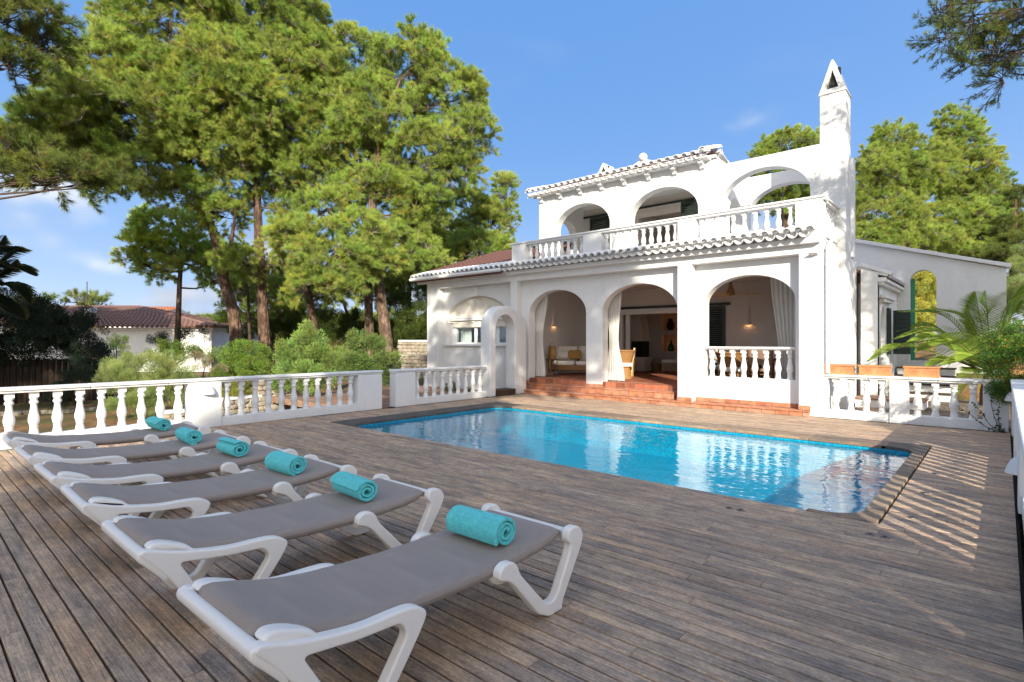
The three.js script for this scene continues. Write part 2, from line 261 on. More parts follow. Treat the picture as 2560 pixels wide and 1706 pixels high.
// ---------- deck of planks round the pool ----------
{
  const deck = thing('deck', null, null); deck.userData = { kind: 'structure' };
  mesh('subfloor', [B(-10.6, -9.6, -0.3, -0.045, -12.6, 0.6), B(-0.72, 0.1, -0.3, -0.045, -12.7, 0.6), B(-9.6, -0.72, -0.3, -0.045, -5.45, 0.6), B(-9.6, -0.72, -0.3, -0.045, -12.6, -10.3)], M.deckDark, deck);
  const pitch = 0.102, gap = 0.011, th = 0.03, prof = w => { const b = 0.004; return [[0, -th], [0, -b], [b, 0], [w - b, 0], [w, -b], [w, -th]]; };
  function plank(x0, x1, z) { // runs along x
    const w = pitch - gap, pf = prof(w), pos = [], uv = [], idx = [], u0 = rnd() * 7, v0 = rnd() * 5, dy = (rnd() - 0.5) * 0.002, fl = rnd() < 0.5 ? -1 : 1;
    for (let s = 0; s < 2; s++) for (let k = 0; k < 6; k++) { pos.push(s ? x1 : x0, pf[k][1] + dy, z + pf[k][0]); uv.push(u0 + fl * (s ? x1 - x0 : 0), v0 + pf[k][0] + (k === 0 ? -th : k === 5 ? th : 0)); }
    for (let k = 0; k < 5; k++) { const a = k, b = k + 1, c = k + 6, d = k + 7; idx.push(a, b, c, b, d, c); }
    for (const o of [0, 6]) for (let k = 1; k < 5; k++) o ? idx.push(o, o + k, o + k + 1) : idx.push(o, o + k + 1, o + k);
    let g = new THREE.BufferGeometry(); g.setAttribute('position', new THREE.Float32BufferAttribute(pos, 3)); g.setAttribute('uv', new THREE.Float32BufferAttribute(uv, 2)); g.setIndex(idx); g = g.toNonIndexed(); g.computeVertexNormals(); return g;
  }
  const far = M.deck.map(() => []), all = [];
  const rows = Math.floor((12.52 + 0.55) / pitch);
  for (let r = 0; r < rows; r++) {
    const z = 0.55 - (r + 1) * pitch, zm = z + pitch / 2;
    const spans = zm < -5.54 && zm > -10.26 ? [[-10.56, -9.62], [-0.785, 0.08]] : [[-10.56, 0.08]];
    for (const [a, b] of spans) {
      let x = a, first = true;
      const wide = b - a > 2;
      while (x < b - 0.05) {
        let l = wide ? (first ? rr(0.6, 2.6) : rr(1.7, 2.9)) : (b - a < 0.9 && rnd() < 0.45 && first ? rr(0.25, 0.55) : 5);
        if (b - x - l < 0.5 && wide) l = b - x; l = Math.min(l, b - x);
        all.push([x, x + l - 0.004, z]); x += l; first = false;
      }
    }
  }
  const view = all.map(p => { const m = V((p[0] + p[1]) / 2, 0, p[2]), d = m.clone().sub(camera.position), f = d.dot(FW), s = d.dot(RT); return [p, f > 0.5 && Math.abs(s / f) < 1.05 ? 1 / (f * f) : -f - 9]; }).sort((a, b) => b[1] - a[1]);
  view.forEach(([p], i) => { const k = Math.floor(rnd() * 6), g = plank(...p); if (i < 298) mesh('plank', g, M.deck[k], deck); else far[k].push(g); });
  far.forEach((l, k) => { if (l.length) tag(mesh('plank', l, M.deck[k], deck), null, null, null, 'stuff'); });
}

// ---------- pool ----------
{
  const pool = thing('swimming_pool', null, null); pool.userData = { kind: 'structure' };
  const { x0, x1, z0, z1 } = POOL, R = 0.32, D = 0.62;
  const ring = (a0, a1, b0, b1, r) => { const s = new THREE.Shape(); s.moveTo(a0 + r, b0); s.lineTo(a1 - r, b0); s.absarc(a1 - r, b0 + r, r, -Math.PI / 2, 0); s.lineTo(a1, b1 - r); s.absarc(a1 - r, b1 - r, r, 0, Math.PI / 2); s.lineTo(a0 + r, b1); s.absarc(a0 + r, b1 - r, r, Math.PI / 2, Math.PI); s.lineTo(a0, b0 + r); s.absarc(a0 + r, b0 + r, r, Math.PI, 1.5 * Math.PI); return s; };
  // shape is drawn in (x, -z) and laid flat
  const inner = ring(x0, x1, -z1, -z0, R), outer = ring(x0 - 0.3, x1 + 0.12, -z1 - 0.05, -z0 + 0.3, 0.01); outer.holes.push(inner);
  mesh('pool_wall', boxUV(ext(outer, D, 0, 1, 12).rotateX(-Math.PI / 2).translate(0, -D - 0.035, 0)), M.poolTile, pool);
  mesh('pool_floor', B(x0 - 0.1, x1 + 0.1, -D - 0.12, -D - 0.02, z0 - 0.1, z1 + 0.04), M.poolTile, pool);
  for (let k = 0; k < 3; k++) mesh('pool_step', boxUV(RB(-4.4, x1 + 0.02, -D - 0.02, -0.24 - 0.11 * k, z1 - 0.35 * (k + 1), z1 + 0.02, 0.02)), M.poolTile, pool);
  // coping boards: far side, right side; dark stone round the left corner and the far right corner
  const cut = (a0, a1, b0, b1) => { const s = poly([[a0, -b1], [a1, -b1], [a1, -b0], [a0, -b0]]); return s; };
  let x = x0 + 0.42, k = 0; const L = [1.62, 1.55, 1.7, 1.45, 1.15];
  while (x < x1 - 0.55) { const l = Math.min(L[k % 5], x1 - 0.36 - x); mesh('coping_board', RB(x, x + l - 0.006, -0.035, 0.012, z0 - 0.46, z0 + 0.02, 0.006), M.coping[k % 3], pool); x += l; k++; }
  const corner = (cx, cz, sx, sz, wx, wz) => { // a board round a rounded corner
    const s = new THREE.Shape(), e = 0.02; s.moveTo(0, -e); s.lineTo(0, wz); s.lineTo(R + 0.1 + wx, wz); s.lineTo(R + 0.1 + wx, -R - 0.1); s.lineTo(R + 0.1 - e, -R - 0.1); s.lineTo(R + 0.1 - e, -R);
    s.absarc(0.1, -R, R - e, 0, Math.PI / 2, false); s.lineTo(0, -e); s.closePath();
    const g = ext(s, 0.035, 0.005, 1, 10).rotateX(-Math.PI / 2); g.scale(sx, 1, sz); if (sx * sz < 0) { const i = g.attributes.position.array; for (let q = 0; q < i.length; q += 9) for (let c = 0; c < 3; c++) [i[q + c], i[q + 3 + c]] = [i[q + 3 + c], i[q + c]]; g.computeVertexNormals(); }
    return boxUV(g.translate(cx, -0.03, cz));
  };
  mesh('coping_corner', corner(x1 - R - 0.1, z0, 1, 1, 0.125, 0.46), M.copingDark, pool);
  mesh('coping_corner', corner(x0 + R + 0.1, z0, -1, 1, 0.52, 0.46), M.copingDark, pool);
  mesh('coping_corner', corner(x1 - R - 0.1, z1, 1, -1, 0.125, 0.052), M.coping[1], pool); mesh('coping_corner', corner(x0 + R + 0.1, z1, -1, -1, 0.52, 0.052), M.copingDark, pool);
  for (let q = 0; q < 2; q++) mesh('coping_board', RB(x1 - 0.02, x1 + 0.125, -0.035, 0.012, z0 + R + 0.105 + q * 1.7, Math.min(z0 + R + 0.1 + (q + 1) * 1.7, z1 - R - 0.105), 0.006), M.coping[(q + 1) % 3], pool);
  mesh('coping_board', RB(x0 - 0.52, x0 + 0.02, -0.035, 0.011, z0 + R + 0.105, -7.2, 0.006), M.copingDark, pool);
  mesh('coping_board', RB(x0 - 0.52, x0 + 0.02, -0.035, 0.011, -7.195, z1 - R - 0.105, 0.006), M.copingDark, pool);
  const w = new THREE.PlaneGeometry(x1 - x0 + 0.1, z1 - z0 + 0.06, 1, 1).rotateX(-Math.PI / 2).translate((x0 + x1) / 2, -0.06, (z0 + z1) / 2);
  tag(mesh('water', boxUV(w), M.water), null, null, null, 'structure');
}
// the gap and lid rings in the deck
{
  const mk = () => { const t = thing('deck_anchor', null, 'deck anchor'); const pr = [[0.001, 0.002], [0.016, 0.002], [0.018, 0.005], [0.03, 0.006], [0.033, 0.003], [0.033, 0]].map(p => new THREE.Vector2(...p)); mesh('ring', new THREE.LatheGeometry(pr, 20), M.chrome, t); mesh('hole', new THREE.CylinderGeometry(0.015, 0.015, 0.003, 16).translate(0, 0.004, 0), M.slot, t); return t; };
  const spots = [[-1.90, -5.16, 'left metal deck anchor beside the sunlit patch at the near pool edge'], [-1.80, -5.165, 'right metal deck anchor beside the sunlit patch at the near pool edge'], [-0.80, -5.21, 'left metal deck anchor of the pair below the near right pool corner'], [-0.70, -5.21, 'right metal deck anchor of the pair below the near right pool corner'],
    [-0.60, -8.10, 'metal deck anchor right of the pool amid the striped baluster shadows'], [-0.60, -7.0, 'metal deck anchor right of the pool just past the striped shadows'], [-0.60, -5.95, 'metal deck anchor right of the pool nearest its near corner']];
  let first; spots.forEach(([x, z, l], i) => { const t = i ? copyOf(first, l) : mk(); if (!i) first = t; tag(t, l, 'deck anchor', 'metal anchors let into the deck planks'); t.position.set(x, 0.002, z); });
}

// ---------- balustrades ----------
const balGeo = {};
function balusterGeo(h) { // turned shaft between square blocks
  const k = h.toFixed(2); if (balGeo[k]) return balGeo[k];
  const P = [[0.0, 0.060], [0.03, 0.062], [0.055, 0.057], [0.14, 0.049], [0.165, 0.044], [0.175, 0.052], [0.20, 0.053], [0.215, 0.046], [0.24, 0.056], [0.30, 0.066], [0.36, 0.069], [0.42, 0.065], [0.50, 0.054], [0.58, 0.045], [0.66, 0.039], [0.705, 0.037], [0.72, 0.046], [0.745, 0.056], [0.77, 0.056], [0.80, 0.044], [0.82, 0.042], [0.845, 0.052], [0.87, 0.055], [0.885, 0.048]];
  const f = h / 0.63, g = new THREE.LatheGeometry(P.map(([y, r]) => new THREE.Vector2(r * Math.sqrt(f), y * h)), 18);
  const top = new THREE.BoxGeometry(0.108 * Math.sqrt(f), h * 0.118, 0.108 * Math.sqrt(f)).translate(0, h * 0.942, 0);
  return balGeo[k] = join([boxUV(g), boxUV(top)]);
}
// along a line from (x0, z0): segments [{a, b, n}] of balusters, piers [{a, b}], rail from r0 to r1
function balustrade(t, o, dir, { y0 = 0, plinth = 0.17, top = 0.88, rail = 0.08, segs = [], piers = [], rails = [], w = 0.2, rw = 0.29, railStep = 1.05, plinths = null, mat = M.stone }) {
  const along = dir === 'x';
  const bx = (a, b, ya, yb, hw, r) => along ? RB(o[0] + a, o[0] + b, ya, yb, o[1] - hw, o[1] + hw, r) : RB(o[0] - hw, o[0] + hw, ya, yb, o[1] - b, o[1] - a, r);
  for (const [a, b] of plinths || segs.map(s => [s.a, s.b])) mesh('plinth', bx(a, b, y0, y0 + plinth, w / 2, 0.008), mat, t);
  for (const p of piers) mesh('pier', bx(p.a, p.b, y0, y0 + top - rail, (p.w || w + 0.05) / 2, 0.012), mat, t);
  const h = top - rail - plinth, g = balusterGeo(h);
  for (const s of segs) for (let i = 0; i < s.n; i++) { const d = s.a + (s.b - s.a) * (i + (s.off ?? 0.5)) / s.n, m = mesh('baluster', g, mat, t); m.position.set(along ? o[0] + d : o[0], y0 + plinth, along ? o[1] : o[1] - d); }
  for (const [a, b] of rails) { const n = Math.max(1, Math.round((b - a) / railStep)), l = (b - a) / n; for (let i = 0; i < n; i++) mesh('rail', join([bx(a + i * l + 0.0015, a + (i + 1) * l - 0.0015, y0 + top - 0.045, y0 + top, rw / 2, 0.014), bx(a + i * l + 0.002, a + (i + 1) * l - 0.002, y0 + top - rail, y0 + top - 0.044, rw / 2 - 0.035, 0.01)]), mat, t); }
}
function wallLight(label, pos, turn) { // half-cone lamp with a closed, domed top
  const t = thing('wall_light', label, 'wall light', pos, turn, 'white half-cone wall lights on the balustrades');
  const pr = [[0.001, 0.155], [0.03, 0.152], [0.055, 0.138], [0.078, 0.11], [0.10, 0.06], [0.118, 0.0], [0.11, 0.0], [0.09, 0.06], [0.06, 0.12], [0.001, 0.14]].map(p => new THREE.Vector2(...p));
  mesh('lamp_shade', new THREE.LatheGeometry(pr, 20, -Math.PI / 2, Math.PI), M.stone, t);
  mesh('back_plate', RB(-0.05, 0.05, 0.01, 0.13, -0.004, 0.004, 0.002), M.stone, t); return t;
}
{
  const L = thing('balustrade', 'white balustrade on the left with two baluster runs, ending at the garden gap', 'balustrade', [0, 0, 0]);
  balustrade(L, [-10.72, 1.2], 'z', { segs: [{ a: 0, b: 4.64, n: 17 }, { a: 5.18, b: 8.02, n: 11 }], piers: [{ a: 4.64, b: 5.18 }, { a: 8.02, b: 8.64 }], rails: [[0, 8.66]] });
  wallLight('half-cone wall light on the pier between two left balustrade runs', [-10.594, 0.60, -3.76], Math.PI / 2);
  const G = thing('balustrade', 'short white balustrade run between the garden gap and freestanding arch', 'balustrade');
  balustrade(G, [-10.72, 1.2], 'z', { segs: [{ a: 9.6, b: 12.05, n: 9 }], piers: [{ a: 9.02, b: 9.6 }], rails: [[9.0, 12.05]] });
  const Rb = thing('balustrade', 'white balustrade carrying the terracotta planters, right of the chimney', 'balustrade');
  balustrade(Rb, [-3.02, -12.68], 'x', { segs: [{ a: 0.36, b: 1.40, n: 4 }, { a: 1.69, b: 2.75, n: 4 }], piers: [{ a: 0.0, b: 0.36 }, { a: 1.40, b: 1.69 }, { a: 2.75, b: 3.08 }], rails: [[-0.02, 3.2]], w: 0.22, rw: 0.3 });
  const Rs = thing('balustrade', 'white balustrade along the right deck edge with two wall lights', 'balustrade');
  balustrade(Rs, [0.24, -4.2], 'z', { segs: [{ a: -3.6, b: -0.6, n: 11 }, { a: 0, b: 2.5, n: 9 }, { a: 2.8, b: 5.3, n: 10 }, { a: 5.6, b: 7.9, n: 8 }], piers: [{ a: -4.2, b: -3.6 }, { a: -0.6, b: 0 }, { a: 2.5, b: 2.8 }, { a: 5.3, b: 5.6 }, { a: 7.9, b: 8.35 }], rails: [[-4.2, 8.33]], w: 0.24, rw: 0.32, top: 0.92 });
  wallLight('half-cone wall light low on the right balustrade, nearest the camera', [0.12, 0.34, -6.85], -Math.PI / 2);
  wallLight('half-cone wall light on the right balustrade by the climbing vine', [0.12, 0.56, -12.3], -Math.PI / 2);
}
// freestanding arch between the balustrade and the house
{
  const t = thing('garden_arch', 'white freestanding arch with rounded top between balustrade and house corner', 'arch');
  const s = new THREE.Shape(); // in (z, y)
  s.moveTo(-12.56, 0); s.lineTo(-12.56, 2.02); s.lineTo(-12.50, 2.20); s.absellipse(-11.66, 1.93, 0.66, 0.62, Math.PI * 0.80, 0, true); s.lineTo(-11.0, 0); s.lineTo(-11.23, 0); s.lineTo(-11.23, 1.88); s.absellipse(-11.64, 1.88, 0.41, 0.42, 0, Math.PI, false); s.lineTo(-12.05, 0); s.closePath();
  mesh('arch', boxUV(ext(s, 0.34, 0.018, 2, 24).rotateY(-Math.PI / 2).translate(-10.63, 0, 0)), M.white, t);
  mesh('threshold', RB(-11.0, -10.58, 0, 0.17, -12.04, -11.24, 0.01), M.darkWood, t);
}

// ---------- sun loungers and towels ----------
function makeLounger() {
  const t = thing('sun_lounger', null, 'sun lounger', [0, 0, 0]);
  const Z = z => z + 1.75; // local origin midway along
  const frontV = roundPoly([[-0.803, 0.495], [-0.83, 0.515], [-0.98, 0.463], [-1.22, 0.418], [-1.40, 0.416], [-1.50, 0.408], [-1.575, 0.36], [-1.535, 0.29], [-1.315, 0], [-1.165, 0], [-1.13, 0.04], [-0.92, 0.37]].map(([z, y]) => [Z(z), y]), [0.02, 0.02, 0.08, 0.1, 0.06, 0.05, 0.05, 0.06, 0.02, 0.02, 0.04, 0.12]);
  const h1 = roundPoly([[-0.985, 0.405], [-1.22, 0.372], [-1.425, 0.360], [-1.458, 0.30], [-1.282, 0.055], [-1.188, 0.055]].map(([z, y]) => [Z(z), y]).reverse(), 0.03);
  frontV.holes.push(new THREE.Path(h1.getPoints(6)));
  const rearV = roundPoly([[-2.035, 0.335], [-2.045, 0.385], [-2.09, 0.408], [-2.15, 0.40], [-2.185, 0.365], [-2.20, 0.32], [-2.43, 0.078], [-2.512, 0.078], [-2.67, 0.335], [-2.63, 0.38], [-2.65, 0.445], [-2.74, 0.445], [-2.795, 0.385], [-2.775, 0.32], [-2.58, 0.045], [-2.575, 0], [-2.455, 0], [-2.36, 0.045], [-2.13, 0.30]].map(([z, y]) => [Z(z), y]), [0.02, 0.03, 0.035, 0.03, 0.03, 0.04, 0.03, 0.05, 0.06, 0.03, 0.03, 0.04, 0.05, 0.05, 0.02, 0.01, 0.01, 0.03, 0.05]);
  const side = x => { const f = ext(frontV, 0.036, 0.011, 3, 6).rotateY(-Math.PI / 2).translate(x + 0.022, 0, 0), r = ext(rearV, 0.036, 0.011, 3, 6).rotateY(-Math.PI / 2).translate(x + 0.022, 0, 0); return [boxUV(f), boxUV(r)]; };
  for (const s of [-1, 1]) { const [f, r] = side(s * 0.335); mesh('front_leg', f, M.plastic, t); mesh('rear_leg', r, M.plastic, t); }
  // head bar with its downturned lip, cross bars
  const lip = roundPoly([[-0.800, 0.500], [-0.835, 0.512], [-0.880, 0.468], [-0.94, 0.34], [-0.925, 0.325], [-0.845, 0.415], [-0.800, 0.462]].map(([z, y]) => [Z(z), y]), 0.02);
  mesh('head_bar', boxUV(ext(lip, 0.70, 0.012, 2, 5).rotateY(-Math.PI / 2).translate(0.35, 0, 0)), M.plastic, t);
  mesh('cross_bar', [RB(-0.33, 0.33, 0.31, 0.36, Z(-1.50), Z(-1.44), 0.02), RB(-0.33, 0.33, 0.30, 0.345, Z(-2.16), Z(-2.06), 0.02), RB(-0.33, 0.33, 0.36, 0.405, Z(-2.76), Z(-2.70), 0.02)], M.plastic, t);
  for (const s of [-1, 1]) mesh('hinge_plate', boxUV(ext(roundPoly([[-2.04, 0.35], [-2.05, 0.30], [-2.12, 0.272], [-2.21, 0.285], [-2.2, 0.34]].map(([z, y]) => [Z(z), y]), 0.03), 0.02, 0.005, 2, 5).rotateY(-Math.PI / 2).translate(s * 0.335 - s * 0.045 + 0.01, 0, 0)), M.plastic, t);
  // sling: one stretched sleeve of cloth
  const line = [[-0.840, 0.500], [-0.855, 0.532], [-0.89, 0.540], [-0.96, 0.520], [-1.05, 0.490], [-1.15, 0.462], [-1.27, 0.440], [-1.40, 0.425], [-1.6, 0.412], [-1.85, 0.402], [-2.1, 0.402], [-2.3, 0.410], [-2.48, 0.424], [-2.60, 0.438], [-2.645, 0.437], [-2.665, 0.418]];
  const cu = new THREE.CatmullRomCurve3(line.map(([z, y]) => V(0, y, Z(z)))), N = 44, K = 22, pos = [], uv = [], idx = [];
  for (let i = 0; i <= N; i++) {
    const p = cu.getPointAt(i / N), d = cu.getTangentAt(i / N), nx = V(0, d.z, -d.y).normalize(); if (nx.y < 0) nx.negate();
    const end = Math.min(1, Math.min(i, N - i) / 2.2), hw = 0.312 - 0.05 * (1 - sstep(0.02, 0.13, i / N)) - 0.018 * sstep(0.9, 1, i / N), hh = 0.040 * (0.35 + 0.65 * Math.sqrt(end));
    for (let j = 0; j <= K; j++) {
      const a = j / K * 2 * Math.PI, c = Math.cos(a), s = Math.sin(a), e = 0.22, x = Math.sign(c) * Math.pow(Math.abs(c), e) * hw, q = Math.sign(s) * Math.pow(Math.abs(s), 0.75) * hh, sag = -0.012 * (1 - (x / hw) ** 2) * end;
      pos.push(x, p.y + nx.y * (q - hh) + sag, p.z + nx.z * (q - hh)); uv.push(j / K * 1.4, i / N * 2);
    }
  }
  for (let i = 0; i < N; i++) for (let j = 0; j < K; j++) { const a = i * (K + 1) + j, b = a + K + 1; idx.push(a, a + 1, b, b, a + 1, b + 1); }
  for (const i of [0, N]) { const o = i * (K + 1); for (let j = 1; j < K - 1; j++) i ? idx.push(o, o + j, o + j + 1) : idx.push(o, o + j + 1, o + j); }
  const sg = new THREE.BufferGeometry(); sg.setAttribute('position', new THREE.Float32BufferAttribute(pos, 3)); sg.setAttribute('uv', new THREE.Float32BufferAttribute(uv, 2)); sg.setIndex(idx); sg.computeVertexNormals();
  mesh('sling', sg, M.sling, t);
  for (const s of [-1, 1]) { // moulded corner grips beside the head of the sling
    const gp = roundPoly([[-0.845, 0.505], [-0.868, 0.532], [-0.92, 0.526], [-1.03, 0.482], [-1.07, 0.442], [-0.98, 0.446], [-0.90, 0.475]].map(([z, y]) => [Z(z), y]), [0.02, 0.03, 0.04, 0.03, 0.01, 0.03, 0.03]);
    mesh('corner_grip', boxUV(ext(gp, 0.05, 0.014, 3, 6).rotateY(-Math.PI / 2).translate(s * 0.300 + 0.025, -0.002, 0)), M.plastic, t);
  }
  return t;
}
function makeTowel(turns = 2.6, pit = 0.0285, ph = 0, flat = 0.95) {
  const s = new THREE.Shape(), o = [], i = [], w = 0.0245, r0 = 0.010, n = 70;
  for (let k = 0; k <= n; k++) { const a = k / n * turns * 2 * Math.PI, r = r0 + pit * a / (2 * Math.PI), wb = w * (1 + 0.12 * Math.sin(a * 2.3 + ph)); o.push([Math.cos(a) * (r + wb) * 1.06, Math.sin(a) * (r + wb) * flat]); i.push([Math.cos(a) * r * 1.06, Math.sin(a) * r * flat]); }
  const pts = [...o, ...i.reverse()], sh = poly(pts);
  const g = ext(sh, 0.39, 0.008, 3, 4).rotateY(Math.PI / 2).translate(-0.195, 0, 0);
  const p = g.attributes.position; for (let k = 0; k < p.count; k++) { const x = p.getX(k), q = 1 + 0.03 * Math.sin(x * 9 + 1 + ph) + 0.015 * Math.sin(x * 31 + p.getY(k) * 40); p.setY(k, p.getY(k) * q); p.setZ(k, p.getZ(k) * q); }
  return boxUV(g);
}
{
  const lab = ['nearest taupe sling lounger with white frame, foremost of the row', 'taupe sling lounger second from the camera, next to the foremost one', 'taupe sling lounger third from the camera in the row', 'taupe sling lounger fourth from the camera, third from the balustrade', 'taupe sling lounger second from the left balustrade', 'farthest taupe sling lounger, standing closest to the left balustrade'];
  const X = [-2.265, -3.54, -4.72, -5.80, -6.93, -8.14], spin = [0.01, 0, -0.012, 0.008, 0.012, -0.01];
  const tl = ['rolled turquoise towel on the nearest lounger, largest of the six', 'rolled turquoise towel on the second lounger from the camera', 'rolled turquoise towel on the third lounger from the camera', 'rolled turquoise towel on the fourth lounger from the camera', 'rolled turquoise towel on the fifth lounger from the camera', 'rolled turquoise towel on the farthest lounger by the balustrade'];
  const first = makeLounger(), tg = makeTowel(), more = [[2.45, 0.03, 1.2, 0.9], [2.7, 0.0275, 2.6, 0.97], [2.35, 0.031, 4, 0.93], [2.8, 0.0265, 5.1, 0.92]].map(a => makeTowel(...a));
  const tm = mesh('rolled_towel', tg, M.towel); for (const g of [tg, ...more]) g.scale(0.98, 0.87, 0.87);
  X.forEach((x, i) => {
    const l = i ? copyOf(first, lab[i]) : first; tag(l, lab[i], 'sun lounger', 'sun loungers lined up on the deck'); l.position.set(x, 0, -1.75); l.rotation.y = spin[i];
    const w = i ? copyOf(tm, tl[i]) : tm; if (i) w.geometry = more[(i - 1) % 4]; tag(w, tl[i], 'towel', 'rolled turquoise towels on the loungers'); w.position.set(x + [0.0, -0.02, 0.02, 0.0, 0.02, 0.0][i], 0.482, [-2.27, -2.25, -2.3, -2.27, -2.24, -2.28][i]); w.rotation.y = [0.03, -0.06, 0.04, 0.02, -0.03, 0.05][i];
  });
}
// ---------- villa ----------
const villa = thing('villa', 'white two-storey villa with arched terraces, balustraded balcony and tiled eaves', 'villa');
const FLOOR = 0.44, ZF = -12.55, ZR = -12.8;
function halfTile(r, len, th = 0.014, up = true) { // barrel tile along z, from 0 to -len, wider at its lower (front) end
  const n = 8, pos = [], idx = [];
  for (let e = 0; e < 2; e++) for (let s = 0; s < 2; s++) for (let k = 0; k <= n; k++) { const a = Math.PI * k / n, q = (r - s * th) * (e ? 0.86 : 1), y = Math.sin(a) * q * (up ? 1 : -1); pos.push(Math.cos(a) * q, y, -e * len); }
  const at = (e, s, k) => (e * 2 + s) * (n + 1) + k, quad = (a, b, c, d) => idx.push(a, b, c, a, c, d);
  for (let k = 0; k < n; k++) { quad(at(0, 0, k), at(1, 0, k), at(1, 0, k + 1), at(0, 0, k + 1)); quad(at(0, 1, k), at(0, 1, k + 1), at(1, 1, k + 1), at(1, 1, k)); quad(at(0, 0, k), at(0, 0, k + 1), at(0, 1, k + 1), at(0, 1, k)); quad(at(1, 0, k), at(1, 1, k), at(1, 1, k + 1), at(1, 0, k + 1)); }
  let g = new THREE.BufferGeometry(); g.setAttribute('position', new THREE.Float32BufferAttribute(pos, 3)); g.setIndex(idx); g = g.toNonIndexed(); g.computeVertexNormals(); return boxUV(toCreasedNormals(g, 0.9));
}
const covers = halfTile(0.088, 0.46), pans = halfTile(0.095, 0.46, 0.014, false);
// an eave along x: alternating cover and pan tiles on a slope, front edge at z, height y
function eave(parent, x0, x1, y, z, pitch, rows, slope, mats, len = 0.38) {
  const n = Math.round((x1 - x0) / pitch), w = (x1 - x0) / n, loose = {};
  for (let r = 0; r < rows; r++) for (let i = 0; i <= n; i++) for (const [g, dx, dy] of i < n ? [[covers, 0, 0.045], [pans, 0.5, 0.0]] : [[covers, 0, 0.045]]) {
    const m = mats[Math.min(r, mats.length - 1)], mt = Array.isArray(m) ? m[Math.floor(rnd() * m.length)] : m, x = x0 + (i + dx) * w, zz = z - r * len * Math.cos(slope), yy = y + dy + r * len * Math.sin(slope) + r * 0.004;
    if (r === 0) { const t = mesh('tile', g, mt, parent); t.position.set(x, yy, zz); t.rotation.x = slope; t.rotation.z = (rnd() - 0.5) * 0.03; } else (loose[mt.uuid] ||= [mt, []])[1].push(g.clone().rotateX(slope).translate(x, yy, zz));
  }
  for (const [m, l] of Object.values(loose)) tag(mesh('tile', l, m, parent), null, null, null, 'stuff');
}
